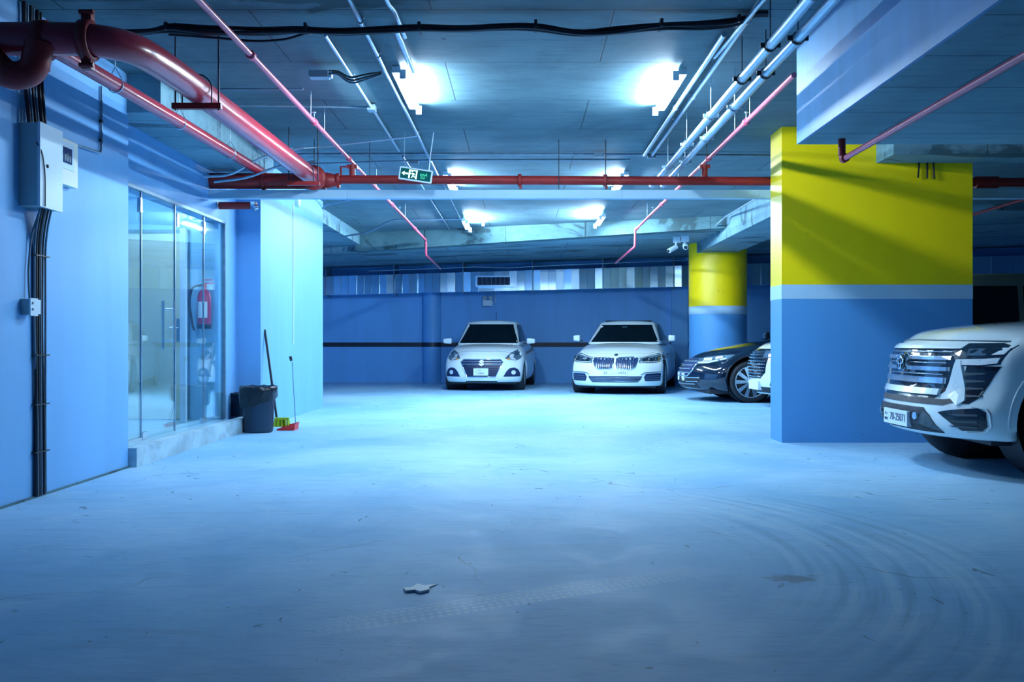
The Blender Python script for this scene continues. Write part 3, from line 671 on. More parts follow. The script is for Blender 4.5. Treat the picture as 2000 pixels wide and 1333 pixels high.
# grey joint with loose cables by the near left lamp
t = thing('cable_joint', 'grey cable joint box with drooping cables beside the near left lamp', 'junction box', P(625, 146, 7.75))
q = P(624, 147, 7.75); MB().cbox((q.x, q.y, q.z), (.15, .10, .055)).build('body', M_box, t)
MB().cbox((q.x+.085, q.y, q.z+.0), (.03, .05, .05)).build('connector', M_plastic, t)
for dz, dd in ((0, 0), (-6, .04), (5, -.03)):
    pts = [P(642, 142+dz*.5, 7.75+dd), P(660, 142+dz*.5, 7.75+dd), P(684, 160+dz, 7.75+dd), P(712, 152+dz, 7.75+dd), P(745, 144+dz*.4, 7.78+dd)]
    MB().tube(bend(pts, .1, 5), .008, 8).build('cable', M_cable if dz < 3 else M_cableg, t)

# extra wire hangers from the ceiling to the trunk
t = thing('ceiling_junction', 'small steel junction on the ceiling before the far left lamp', 'junction box', P(945, 440, 17.4))
q = P(944, 441, 18.2); MB().cbox((q.x, q.y, CZ-.03), (.05, .08, .06)).build('body', M_galv, t)

# ---------------------------------------------------------------- exit sign
SC = P(812, 342.5, 10.3); sa = math.radians(-8.5)
es = thing('exit_sign', 'tilted green exit sign with arrow and running figure hung by the red pipe', 'sign', SC)
ux = Vector((math.cos(sa), 0, math.sin(sa))); uz = Vector((-math.sin(sa), 0, math.cos(sa))); un = Vector((0, -1, 0))
def signpoly(poly, name, m, y, d): 
    return MB().prism(poly, SC+un*y, ux, uz, un, d).build(name, m, es)
def rrect(w, h, r, n=4):
    o = []
    for cx, cy, a0 in ((w/2-r, h/2-r, 0), (-w/2+r, h/2-r, 90), (-w/2+r, -h/2+r, 180), (w/2-r, -h/2+r, 270)):
        for k in range(n+1): a = math.radians(a0+90*k/n); o.append((cx+r*math.cos(a), cy+r*math.sin(a)))
    return o
signpoly(rrect(.352, .137, .012), 'frame', M_door, -.012, .024)
signpoly(rrect(.322, .107, .004), 'face', M_signg, .012, .002)
signpoly([(-.150, 0), (-.118, .024), (-.122, .008), (-.078, .008), (-.078, -.008), (-.122, -.008), (-.118, -.024)], 'arrow', M_signw, .014, .001)
signpoly([(-.074, .046), (.016, .046), (.016, .036), (-.074, .036)], 'door_symbol', M_signw, .014, .001)
MB().prism([(-.074, .046), (-.058, .046), (-.058, -.046), (-.074, -.046)], SC+un*.014, ux, uz, un, .001).prism([(.002, .046), (.016, .046), (.016, -.046), (.002, -.046)], SC+un*.014, ux, uz, un, .001).build('door_symbol', M_signw, es)
man = [[(-.040+.008*math.cos(a), .026+.008*math.sin(a)) for a in [k*PI/4 for k in range(8)]],
       [(-.058, .004), (-.030, .014), (-.014, .012), (-.006, -.002), (-.012, -.004), (-.020, .004), (-.022, -.010), (-.030, -.010), (-.034, .004), (-.056, -.002)],
       [(-.030, -.006), (-.044, -.040), (-.036, -.042), (-.020, -.010)], [(-.026, -.008), (-.010, -.018), (.004, -.034), (-.002, -.038), (-.014, -.026), (-.028, -.016)]]
mm = MB()
for p in man: mm.prism(p, SC+un*.014, ux, uz, un, .001)
mm.build('running_figure', M_signw, es)
def text(s, size, mtx, m, parent, name='lettering', depth=0.001):
    cu = bpy.data.curves.new('t', 'FONT'); cu.body = s; cu.size = size; cu.align_x = 'CENTER'; cu.align_y = 'CENTER'; cu.extrude = depth
    o = bpy.data.objects.new('t', cu); COL.objects.link(o)
    dg = bpy.context.evaluated_depsgraph_get(); me = bpy.data.meshes.new_from_object(o.evaluated_get(dg))
    bpy.data.objects.remove(o); bpy.data.curves.remove(cu)
    me.transform(mtx); me.name = name; return link(name, me, m, parent)
def frame_m(o, x, y, z):
    m = Matrix.Identity(4)
    for i, v in enumerate((x, y, z)):
        for j in range(3): m[j][i] = v[j]
    for j in range(3): m[j][3] = o[j]
    return m
text('EXIT', .026, frame_m(SC+un*.015+ux*.082-uz*.026, ux, uz, un), M_signt, es)
ar = MB()   # arabic word for exit, four joined strokes
for pl, r in (([(.118, .014), (.112, .020), (.104, .014), (.112, .006), (.122, .002)], .0035), ([(.100, .012), (.096, .000), (.088, -.004)], .0035),
              ([(.088, .014), (.082, .016), (.080, .006), (.074, -.004)], .0035), ([(.070, .016), (.058, .016), (.050, .006), (.056, -.006), (.070, -.006)], .0035), ([(.110, .030), (.112, .031)], .004), ([(.060, .004), (.062, .005)], .003)):
    ar.tube([SC+un*.015+ux*a+uz*b_ for a, b_ in pl], r, 6)
ar.build('lettering', M_signt, es)
ax_ = SC+ux*.13+uz*.068
MB().tube([ax_, P(841, 300, 10.3), Vector((P(847, 262, 10.3).x, 10.3, CZ))], .006, 6).build('hanging_cord', M_door, es)
ax_ = SC-ux*.10+uz*.068
MB().tube([ax_, P(790, 318, 10.3), Vector((P(790, 250, 10.3).x, 10.3, CZ))], .0025, 6).build('hanging_wire', M_rodl, es)

# ---------------------------------------------------------------- far duct, built of joined sheets
du = thing('air_duct', 'long shiny galvanised air duct along the top of the far wall', 'duct', wp(0, .4, 2.3))
def dz0(x): return 2.19+(x+5.0)*0.0200
def dz1(x): return 2.65+(x+5.0)*0.0256
x = -7.4; i = 0
while x < 12.5:
    w = 0.19 if x > -5.2 else 0.8
    if x > 6.2: w = 0.5
    o1 = 0.62+random.uniform(-.010, .010)
    if -1.12 < x < -0.20: o1 = 0.60
    yw, pt = random.uniform(-.016, .016), random.uniform(-.022, .010)
    q = MB(); xa_, xb_ = x+.003, x+w-.003
    if -1.12 < x < -0.20: yw = 0
    q.add([wp(xa_, o1-yw-pt, dz0(xa_)), wp(xb_, o1+yw-pt, dz0(xb_)), wp(xb_, .15, dz0(xb_)), wp(xa_, .15, dz0(xa_)),
           wp(xa_, o1-yw+pt, dz1(xa_)), wp(xb_, o1+yw+pt, dz1(xb_)), wp(xb_, .15, dz1(xb_)), wp(xa_, .15, dz1(xa_))],
          [(0,3,2,1),(4,5,6,7),(0,1,5,4),(1,2,6,5),(2,3,7,6),(3,0,4,7)]); q.build('duct_sheet', M_duct, du)
    if i % 4 == 0: wbox(x-.006, x+.006, 0.14, o1+.03, dz0(x)-.01, dz1(x)+.01).build('standing_seam', M_duct, du)
    if i % 9 == 4: wbox(x-.012, x+.012, 0.12, .66, dz0(x)-.03, dz1(x)+.25).build('hanger_strap', M_galvd, du)
    x += w; i += 1
gx0, gx1 = -1.08, -0.16
wbox(gx0, gx1, .60, .70, dz0(-.6)+.10, dz1(-.6)-.11).build('vent_box', M_duct, du)
wbox(gx0+.05, gx1-.07, .70, .705, dz0(-.6)+.14, dz1(-.6)-.15).build('vent_opening', M_dkhole, du)
for k in range(8): wbox(gx0+.06+k*.11, gx0+.068+k*.11, .705, .712, dz0(-.6)+.14, dz1(-.6)-.15).build('vent_blade', M_galvd, du)

# emergency light
q = wp((952-VX)/F*24.3, 0, 0); el = thing('emergency_light', 'twin-headed emergency light on the far wall below the air duct', 'lamp', (q.x, q.y-.1, 1.95))
MB().box(q.x-.12, q.x+.12, q.y-.14, q.y-.0, 1.93, 2.07).build('battery_box', M_plastic, el)
for s in (-1, 1): 
    MB().lathe([(.02, .04), (.055, .0), (.058, -.05), (.05, -.055), (0, -.045)], 16, 'y', (q.x+s*.075, q.y-.07, 2.125)).build('lamp_head', M_box, el)
MB().tube(bend([(q.x+.12, q.y-.05, 2.0), (q.x+.19, q.y-.03, 2.02), (q.x+.2, q.y-.03, 2.3)], .06, 4), .008, 6).build('cable', M_plastic, el)

# security cameras
def camera_unit(px, py, box, body, label, dark=False):
    D = 18.6; o = P(px, py, D); t = thing('security_camera', label, 'camera', o)
    c = P(*box[:2], D); MB().cbox((c.x, c.y, c.z), (box[2], .12, box[3])).build('junction_box', M_plastic, t)
    a, b = P(*body[0], D-.05), P(*body[1], D-.15)
    MB().tube([a, b], body[2], 14).build('camera_body', M_plastic, t)
    MB().tube([b, b+(b-a).normalized()*.01], body[2]*.7, 14).build('lens', M_gloss, t)
    MB().tube([c, a+(b-a)*.15], .022, 8).build('arm', M_plastic, t)
camera_unit(1322, 468, (1322, 469, .13, .11), ((1320, 483), (1305, 491)), 'x') if False else None
camera_unit(1320, 470, (1322, 469, .13, .11), ((1321, 483), (1306, 491), .045), 'white bullet camera aimed left beside the round column')
camera_unit(1338, 466, (1336, 467, .17, .12), ((1338, 480), (1339, 484), .050), 'white stubby camera facing forward against the round column')

# ---------------------------------------------------------------- bin, broom, dustpan, white strip
bx_, by_ = P(507, 0, 11.25).x, 11.2
tb = thing('waste_bin', 'dark plastic waste bin lined with a black bag by the curb', 'bin', (bx_, by_, 0))
MB().lathe([(0, 0.0), (.155, 0), (.165, .02), (.185, .50), (.195, .50), (.195, .53), (.183, .53), (.16, .03), (0, .03)], 28, 'z', (bx_, by_, 0)).build('body', M_darkp, tb)
bagp = MB(); nn = 40; vs = []
prof = [(.170, .44), (.188, .50), (.200, .535), (.212, .525), (.214, .48), (.212, .43), (.208, .39)]
for (r, h) in prof:
    for j in range(nn):
        a = 2*PI*j/nn; k = prof.index((r, h))
        rr2 = r+random.uniform(-.005, .006)+.004*math.sin(a*9); hh = h+random.uniform(-.006, .006)
        if k >= 4: hh += (.05 if k == 6 else .02)*math.sin(a+.2)-(.07 if k == 6 else 0)*max(0, math.cos(a-3.6))
        vs.append((bx_+rr2*math.cos(a), by_+rr2*math.sin(a), hh))
bagp.add(vs, [(i*nn+j, i*nn+(j+1) % nn, (i+1)*nn+(j+1) % nn, (i+1)*nn+j) for i in range(len(prof)-1) for j in range(nn)], True)
bagp.build('bin_liner', M_bag, tb)
b2x, b2y = P(468, 0, 11.5).x, 11.52
t = thing('dark_tub', 'low dark tub standing on the curb end behind the waste bin', 'tub', (b2x, b2y, .16))
MB().lathe([(0, .16), (.10, .16), (.11, .42), (.12, .42), (.12, .44), (.10, .44), (.09, .18), (0, .18)], 20, 'z', (b2x, b2y, 0)).build('body', M_darkp, t)

hb = thing('broom', 'long black-handled broom with a lime green head behind the waste bin', 'broom', (P(541, 830, 11.7).x, 11.7, 0))
MB().tube([P(517, 645, 11.9), P(541, 822, 11.7)], .0145, 10).build('handle', M_trim, hb)
c = P(549, 832, 11.65); MB().add([], [])
gb = MB()
for k in range(26):
    x0 = c.x-.07+.0062*k+random.uniform(-.004, .004); y0 = c.y+random.uniform(-.03, .03)
    gb.tube([(x0, y0, .115), (x0+.03*(k/26-.3)+random.uniform(-.01, .01), y0-.02, .025), ], [.009, .012], 5)
gb.build('bristles', M_green, hb)['kind'] = 'stuff'
MB().cbox((c.x+.01, c.y, .118), (.17, .05, .03)).build('head', M_green, hb)
dp = thing('dustpan', 'red dustpan with a thin upright handle beside the broom', 'dustpan', (P(562, 838, 11.5).x, 11.5, 0))
c = P(560, 838, 11.5)
q = MB(); q.add([(c.x-.10, c.y-.09, .002), (c.x+.11, c.y-.09, .002), (c.x+.11, c.y+.12, .002), (c.x-.10, c.y+.12, .002),
                 (c.x-.085, c.y-.10, .022), (c.x+.12, c.y-.10, .075), (c.x+.12, c.y+.13, .085), (c.x-.085, c.y+.13, .03)],
                [(0, 3, 2, 1), (0, 1, 5, 4), (1, 2, 6, 5), (2, 3, 7, 6)]); q.build('pan', M_dust, dp)
MB().tube([(c.x+.105, c.y, .07), (P(568.5, 708, 11.7).x, 11.75, P(568.5, 708, 11.75).z)], .0045, 8).build('handle', M_cableg, dp)
g0 = P(569, 706, 11.75); MB().tube([g0, g0+Vector((-.012, 0, .055))], [.016, .018], 10).build('grip', M_trim, dp)
cz = -3.14
t = thing('wall_cable', 'thin white cable running down the bright wall block above the dustpan', 'cable', (cz, 13.5, 2))
D5 = 3.14*F/(VX-572)
MB().tube([(cz+.008, D5, 2.95), (cz+.008, D5, 1.0)], .007, 6).build('cable', M_paper, t)
MB().box(cz, cz+.05, D5+.12, D5+.26, 2.93, 3.05).build('small_box', M_plastic, t)

pp = P(817, 1153, 4.105)
t = thing('paper_scrap', 'crumpled scrap of white paper on the foreground floor', 'paper', (pp.x, 4.1, 0))
ol = [(-.045, -.05), (-.01, -.035), (.015, -.07), (.05, -.03), (.045, .03), (.075, .09), (.02, .07), (-.015, .095), (-.03, .03), (-.065, .01)]
q = MB(); n7 = len(ol)
tp = [(pp.x+a, 4.1+b_, .008-.06*b_+.001*(k % 2)) for k, (a, b_) in enumerate(ol)]; bt = [(x, y, .0015) for x, y, z in tp]
q.add(tp+bt, [tuple(range(n7)), tuple(range(2*n7-1, n7-1, -1))]+[(i, i+n7, (i+1) % n7+n7, (i+1) % n7) for i in range(n7)]); q.build('sheet', M_paper, t)

# ---------------------------------------------------------------- cars
def lin(tbl, x):
    if x <= tbl[0][0]: return tbl[0][1]
    for (a, b), (c, d) in zip(tbl, tbl[1:]):
        if x <= c: return b+(d-b)*(x-a)/(c-a)
    return tbl[-1][1]

def boxgrid(us, ts, vs, fn):
    nu, nt, nv = len(us), len(ts), len(vs); idx = {}; V = []; Fc = []
    def g(i, j, k):
        key = (i, j, k)
        if key not in idx: idx[key] = len(V); V.append(fn(us[i], ts[j], vs[k]))
        return idx[key]
    for i in range(nu-1):
        for k in range(nv-1):
            Fc.append((g(i,0,k), g(i+1,0,k), g(i+1,0,k+1), g(i,0,k+1)))
            Fc.append((g(i,nt-1,k), g(i,nt-1,k+1), g(i+1,nt-1,k+1), g(i+1,nt-1,k)))
        for j in range(nt-1):
            Fc.append((g(i,j,0), g(i,j+1,0), g(i+1,j+1,0), g(i+1,j,0)))
            Fc.append((g(i,j,nv-1), g(i+1,j,nv-1), g(i+1,j+1,nv-1), g(i,j+1,nv-1)))
    for j in range(nt-1):
        for k in range(nv-1):
            Fc.append((g(0,j,k), g(0,j,k+1), g(0,j+1,k+1), g(0,j+1,k)))
            Fc.append((g(nu-1,j,k), g(nu-1,j+1,k), g(nu-1,j+1,k+1), g(nu-1,j,k+1)))
    return V, Fc

def evaluated(me, mods):
    o = bpy.data.objects.new('tmp', me); COL.objects.link(o)
    for kind, kw in mods:
        md = o.modifiers.new('m', kind)
        for k, v in kw.items(): setattr(md, k, v)
    dg = bpy.context.evaluated_depsgraph_get(); out = bpy.data.meshes.new_from_object(o.evaluated_get(dg))
    bpy.data.objects.remove(o); return out

def raw(V, Fc, name='m'):
    me = bpy.data.meshes.new(name); me.from_pydata([tuple(v) for v in V], [], Fc); me.update()
    bm = bmesh.new(); bm.from_mesh(me); bmesh.ops.recalc_face_normals(bm, faces=bm.faces); bm.to_mesh(me); bm.free(); return me

class Car:
    def __init__(s, name, label, loc, rz, paint, S, group=None):
        s.root = thing(name, label, 'car', loc, group, rz); s.S = S; s.paint = paint
        us = [-1, -.93, -.8, -.62, -.4, -.18, .18, .4, .62, .8, .93, 1]; us.insert(6, 0)
        ts = sorted(set([0, .012, .04, .09]+[q/26 for q in range(3, 26)]+[.985, 1]))
        vs = [0, .06, .18, .34, .5, .66, .82, .94, 1]
        L = S['L']; W = S['W']
        def fn(u, t, v):
            y = t*L; zb = lin(S['bot'], y); zt = lin(S['top'], y)
            z = zb+(zt-zb)*v
            w = W*lin(S['plan'], y)*lin(S['side'], v)
            x = u*w
            z -= S.get('crown', .03)*abs(u)**3*v
            fade = max(0.0, 1-y/S.get('fade', 1.3))
            f = lin(S['prof'], v)+S['bow']*abs(u)**S.get('bowp', 2.6)
            rear = max(0.0, (y-(L-.8))/.8)
            yy = y+f*fade-rear*(.12*abs(u)**3+.10*v)
            return Vector((x, yy, z))
        V, Fc = boxgrid(us, ts, vs, fn); low = raw(V, Fc)
        low = evaluated(low, [('SUBSURF', dict(levels=1, render_levels=1))])
        # wheel arches
        for yc in (S['wf'], S['wr']):
            cyl = MB().lathe([(0, -W-.3), (S['arch'], -W-.3), (S['arch'], W+.3), (0, W+.3)], 40, 'x', (0, yc, S['rw']+.03)).mesh('cut')
            cyl_o = bpy.data.objects.new('cut', cyl); COL.objects.link(cyl_o)
            bm = bmesh.new(); bm.from_mesh(cyl); bmesh.ops.remove_doubles(bm, verts=bm.verts, dist=1e-4); bm.to_mesh(cyl); bm.free()
            low = evaluated(low, [('BOOLEAN', dict(operation='DIFFERENCE', solver='EXACT', object=cyl_o))])
            bpy.data.objects.remove(cyl_o)
        low.materials.clear(); low.name = 'body'
        for p in low.polygons: p.use_smooth = True; p.material_index = 0
        low.materials.append(paint)
        s.body = link('body', low, paint, s.root, True)
        bm = bmesh.new(); bm.from_mesh(low)
        # greenhouse
        G = S['gh']; us2 = [-1, -.9, -.7, -.4, 0, .4, .7, .9, 1]; ts2 = [0, .06, .2, .4, .6, .8, .94, 1]; vs2 = [0, .15, .4, .65, .88, 1]
        def fg(u, t, v):
            yb = G['yb'][0]+(G['yb'][1]-G['yb'][0])*t; yr = G['yr'][0]+(G['yr'][1]-G['yr'][0])*t
            y = yb+(yr-yb)*v; w = G['wb']+(G['wr']-G['wb'])*v
            ww = 1-.10*(2*abs(t-.45))**3
            z = G['zb']+(G['zr']-G['zb'])*v-.03*abs(u)**2*v-.05*v*(abs(t-.42)*1.4)**2.2
            y += (.16*(abs(u)**2.4))*max(0, 1-t*3)-(.10*abs(u)**2.4)*max(0, (t-.7)*3)
            return Vector((u*w*ww, y, z))
        V, Fc = boxgrid(us2, ts2, vs2, fg); gh = evaluated(raw(V, Fc), [('SUBSURF', dict(levels=1, render_levels=1))])
        gh.materials.clear()
        for p in gh.polygons: p.use_smooth = True; p.material_index = 0
        gh.materials.append(paint)
        link('cabin', gh, paint, s.root, True)
        bm.from_mesh(gh); s.bvh = BVHTree.FromBMesh(bm); bm.free()
        # dark liners, floor pan and wheels
        for yc, front in ((S['wf'], 1), (S['wr'], 0)):
            for sd in (-1, 1):
                R = S['arch']-.004
                q = MB(); q.lathe([(0, sd*(W-.42)), (R, sd*(W-.42)), (R, sd*(W*.955))], 30, 'x', (0, yc, S['rw']+.03))
                q.build('wheel_arch_liner', M_trim, s.root, True)
                s.wheel(sd*(W-.13 if not S.get('win') else W-S['win']), yc, sd)
        MB().box(-W*.8, W*.8, .35, L-.4, S['bot'][1][1]-.03, S['bot'][1][1]+.05).build('underbody', M_trim, s.root, True)
    def wheel(s, x, y, sd):
        S = s.S; R = S['rw']; rr = S.get('rim', R*.68); tw = .105
        q = MB(); q.lathe([(rr, -tw*.9), (rr+.02, -tw), (R-.03, -tw), (R-.008, -tw*.85), (R, -tw*.6), (R, tw*.6), (R-.008, tw*.85), (R-.03, tw), (rr+.02, tw), (rr, tw*.9)], 40, 'x', (x, y, R))
        o = q.build('wheel', M_tyre, s.root, True)
        q = MB(); f = sd*tw
        q.lathe([(rr+.004, -f), (rr+.004, f*.9), (rr-.012, f*.96), (rr-.02, f*.6)], 36, 'x', (x, y, R))
        n = S.get('spokes', 10)
        for k in range(n):
            a = 2*PI*k/n; d = Vector((0, math.cos(a), math.sin(a))); e = Vector((0, -math.sin(a), math.cos(a))); c = Vector((x+f*.55, y, R))
            h = Vector((sd*.03, 0, 0))
            pts = [c+d*.05-e*.022+h*.2, c+d*.05+e*.022+h*.2, c+d*(rr-.01)+e*.034, c+d*(rr-.01)-e*.034]
            q.add(pts+[p+h for p in pts], [(0,1,2,3),(7,6,5,4),(0,4,5,1),(1,5,6,2),(2,6,7,3),(3,7,4,0)])
        q.lathe([(0, f*.55+sd*.045), (.05, f*.55+sd*.04), (.062, f*.5)], 16, 'x', (x, y, R))
        q.build('rim', M_rim, o, True)
        MB().lathe([(0, f*.28), (rr-.01, f*.28)], 24, 'x', (x, y, R)).build('brake_disc', M_trim, o, True)
    def panel(s, name, outline, m, ang=0.0, off=.006, mirror=True, depth=.02, res=.07, parent=None, rnd=0.0, label=None):
        """conformal plate: outline in a vertical plane turned by ang (0 = front, 90 = the +x side), dropped onto the body"""
        out = []
        a = math.radians(ang)
        for sg in ((1, -1) if mirror else (1,)):
            e = Vector((math.cos(a)*sg, math.sin(a), 0)); d = Vector((-math.sin(a)*sg, math.cos(a), 0))
            bm = bmesh.new(); pts = outline
            if rnd: pts = chaikin(chaikin(outline))
            vs = [bm.verts.new((h, 0, z)) for h, z in pts]; bm.faces.new(vs)
            bmesh.ops.triangulate(bm, faces=bm.faces[:])
            for _ in range(4):
                ed = [q for q in bm.edges if q.calc_length() > res]
                if not ed: break
                bmesh.ops.subdivide_edges(bm, edges=ed, cuts=1); bmesh.ops.triangulate(bm, faces=bm.faces[:])
            for v in bm.verts:
                h, z = v.co.x, v.co.z
                o = e*h+Vector((0, 0, z))-d*8.0
                hit = s.bvh.ray_cast(o, d, 20)
                if hit[0] is None or (hit[0]-o).length > 8.0+s.S['L']*.5+3:
                    near = s.bvh.find_nearest(e*h+Vector((0, 0, z))-d*1.2)
                    p = near[0]
                else: p = hit[0]
                v.co = p-d*off
            bm.normal_update()
            # thicken backwards
            ge = bmesh.ops.extrude_face_region(bm, geom=bm.faces[:]+bm.edges[:]+bm.verts[:])
            for v in [q for q in ge['geom'] if isinstance(q, bmesh.types.BMVert)]: v.co += d*(off+depth)
            bmesh.ops.recalc_face_normals(bm, faces=bm.faces[:])
            me = bpy.data.meshes.new(name); bm.to_mesh(me); bm.free()
            for p in me.polygons: p.use_smooth = False
            o = link(name, me, m, parent or s.root, True); out.append(o)
            if label: o['label'] = label
        return out
    def bar(s, name, pts, r, m, ang=0.0, off=.015, mirror=False, parent=None, n=6):
        a = math.radians(ang)
        for sg in ((1, -1) if mirror else (1,)):
            e = Vector((math.cos(a)*sg, math.sin(a), 0)); d = Vector((-math.sin(a)*sg, math.cos(a), 0)); P3 = []
            full = []
            for (p, q) in zip(pts, pts[1:]):
                k = max(1, int(math.hypot(q[0]-p[0], q[1]-p[1])/.08))
                full += [(p[0]+(q[0]-p[0])*i/k, p[1]+(q[1]-p[1])*i/k) for i in range(k)]
            full.append(pts[-1])
            for h, z in full:
                o = e*h+Vector((0, 0, z))-d*8.0; hit = s.bvh.ray_cast(o, d, 20)
                p = hit[0] if hit[0] is not None else s.bvh.find_nearest(e*h+Vector((0, 0, z))-d*1.2)[0]
                P3.append(p-d*off)
            MB().tube(P3, r, n).build(name, m, parent or s.root, True)
    def mirrors(s, x, y, z, w=.2, h=.13, m=None):
        for sg in (-1, 1):
            V, Fc = boxgrid([-1, -.5, .5, 1], [-1, 0, 1], [-1, 0, 1], lambda u, t, v: Vector((sg*x+u*w/2, y+t*.06*(1-.2*abs(u)), z+v*h/2*(1-.12*(sg*u)))))
            me = evaluated(raw(V, Fc), [('SUBSURF', dict(levels=2, render_levels=2))])
            for p in me.polygons: p.use_smooth = True
            me.materials.clear(); o = link('side_mirror', me, m or s.paint, s.root, True)
            MB().box(sg*(x-w*.9), sg*(x-w*.1), y-.02, y+.02, z-h*.55, z-h*.30).build('mirror_stalk', M_trim, o, True)
    def plate(s, cx, zc, w, h, txt, off=.03, size=.07):
        o = s.panel('number_plate', [(cx-w/2, zc-h/2), (cx+w/2, zc-h/2), (cx+w/2, zc+h/2), (cx-w/2, zc+h/2)], M_plate, off=off, mirror=False, depth=off+.005, res=5)[0]
        me = o.data; y = min(v.co.y for v in me.vertices)
        for v in list(me.vertices)[:len(me.vertices)//2]: v.co.y = y
        for (tx, dx, dz, sz) in txt:
            me = text(tx, sz, frame_m(Vector((cx+dx, y-.002, zc+dz)), Vector((1, 0, 0)), Vector((0, 0, 1)), Vector((0, -1, 0))), M_plt, None)
            me.parent = o
        return o

def chaikin(p):
    o = []
    for i in range(len(p)):
        a, b = p[i], p[(i+1) % len(p)]
        o += [(a[0]*.75+b[0]*.25, a[1]*.75+b[1]*.25), (a[0]*.25+b[0]*.75, a[1]*.25+b[1]*.75)]
    return o

SIDE = [(0, .93), (.12, .975), (.35, 1.0), (.6, 1.0), (.8, .975), (.92, .93), (1, .86)]

# ---- small white sedan on the left
S1 = dict(L=3.995, W=.8675, rw=.29, arch=.335, wf=.80, wr=3.25, rim=.19, spokes=8, crown=.045, bow=.30, bowp=3.0, fade=1.3,
  top=[(0, .80), (.12, .86), (.4, .93), (1.0, 1.0), (1.6, 1.0), (2.8, 1.02), (3.6, 1.04), (3.995, .98)],
  bot=[(0, .19), (.3, .17), (3.6, .19), (3.995, .27)],
  plan=[(0, .90), (.10, .955), (.35, .99), (.9, 1), (3.4, 1), (3.8, .97), (3.995, .90)],
  side=[(0, .93), (.15, .98), (.45, 1.0), (.7, .985), (.88, .93), (1, .80)],
  prof=[(0, .05), (.15, .0), (.5, .03), (.8, .10), (1, .26)],
  gh=dict(yb=(.98, 3.75), yr=(1.62, 3.05), zb=.95, zr=1.525, wb=.75, wr=.575))
c1 = Car('sedan', 'small white sedan with a wide dark grille, leftmost of the cars by the far wall', (P(949, 0, 20.25).x-.10, 20.25, 0), math.radians(-5.5), M_cw, S1)
g = c1.panel('grille', [(-.30, .30), (.30, .30), (.42, .56), (.445, .61), (.39, .665), (-.39, .665), (-.445, .61), (-.42, .56)], M_mesh, mirror=False, off=.004)[0]
c1.bar('grille_rim', [(-.30, .30), (-.42, .56), (-.445, .61), (-.39, .665), (.39, .665), (.445, .61), (.42, .56), (.30, .30), (-.30, .30)], .010, M_chrome, off=.008)
c1.bar('grille_bar', [(-.40, .618), (.40, .618)], .009, M_rim, off=.018); c1.bar('grille_bar', [(-.41, .565), (.41, .565)], .009, M_rim, off=.018)
for k in range(6):
    z = .34+.035*k; c1.bar('grille_slat', [(-.30-.04*k*.5, z), (.30+.04*k*.5, z)], .005, M_trim, off=.010)
lo = [[(-.055, .02), (0, .06), (.055, .02), (.03, .005), (0, .028), (-.025, .010)], [(.055, -.02), (0, -.06), (-.055, -.02), (-.03, -.005), (0, -.028), (.025, -.010)], [(-.035, .012), (-.012, .022), (.040, -.012), (.014, -.024)]]
for pl in lo: c1.panel('emblem', [(a*1.15, .592+b_*1.15) for a, b_ in pl], M_paper, mirror=False, off=.034, depth=.01, res=1)
for o in c1.panel('headlight', [(.47, .685), (.57, .80), (.69, .875), (.80, .865), (.815, .80), (.785, .68), (.70, .64), (.56, .655)], M_lamp, off=.008):
    pass
c1.panel('headlight_projector', [(.60+.045*math.cos(k*PI/5), .735+.045*math.sin(k*PI/5)) for k in range(10)], M_led, off=.016, depth=.01)
c1.panel('headlight_reflector', [(.69+.04*math.cos(k*PI/5), .79+.045*math.sin(k*PI/5)) for k in range(10)], M_chrome, off=.016, depth=.01)
c1.panel('indicator', [(.50, .675), (.56, .695), (.58, .66), (.54, .655)], M_amber, off=.014, depth=.01)
c1.panel('fog_lamp_recess', [(.455, .305), (.52, .42), (.58, .48), (.67, .495), (.745, .46), (.785, .38), (.785, .305)], M_mesh, off=.005)
c1.panel('fog_lamp', [(.66+.045*math.cos(k*PI/6), .392+.045*math.sin(k*PI/6)) for k in range(12)], M_led, off=.020, depth=.02)
c1.plate(-.005, .405, .31, .15, [('\u0628 72', -.06, .03, .05), ('41860', .0, -.03, .05)], size=.05)
c1.bar('hood_gap', [(-.62, .80), (-.3, .835), (.3, .835), (.62, .80)], .004, M_gap, off=.001)
c1.panel('windshield', [(-.735, 1.005), (.735, 1.005), (.60, 1.40), (.555, 1.425), (-.555, 1.425), (-.60, 1.40)], M_glass, mirror=False, off=.006, res=.1)
c1.panel('windshield_sticker', [(-.54, 1.37), (-.49, 1.37), (-.49, 1.40), (-.53, 1.40)], M_paper, mirror=False, off=.010, depth=.003)
c1.panel('side_window', [(1.28, 1.03), (2.0, 1.05), (2.05, 1.42), (1.80, 1.42)], M_glass, ang=90, off=.006)
c1.panel('side_window', [(2.10, 1.05), (2.85, 1.06), (2.80, 1.36), (2.55, 1.42), (2.14, 1.42)], M_glass, ang=90, off=.006)
c1.mirrors(.93, 1.30, 1.05, .19, .12)
c1.bar('roof_antenna', [(0.02, 1.50), (0.02, 1.505)], .004, M_trim)
MB().tube([(.02, 2.4, 1.50), (.02, 2.5, 1.72)], .005, 6).build('antenna', M_trim, c1.root, True)
c1.panel('lower_intake', [(-.34, .195), (.34, .195), (.32, .215), (-.32, .215)], M_trim, mirror=False, off=.004)

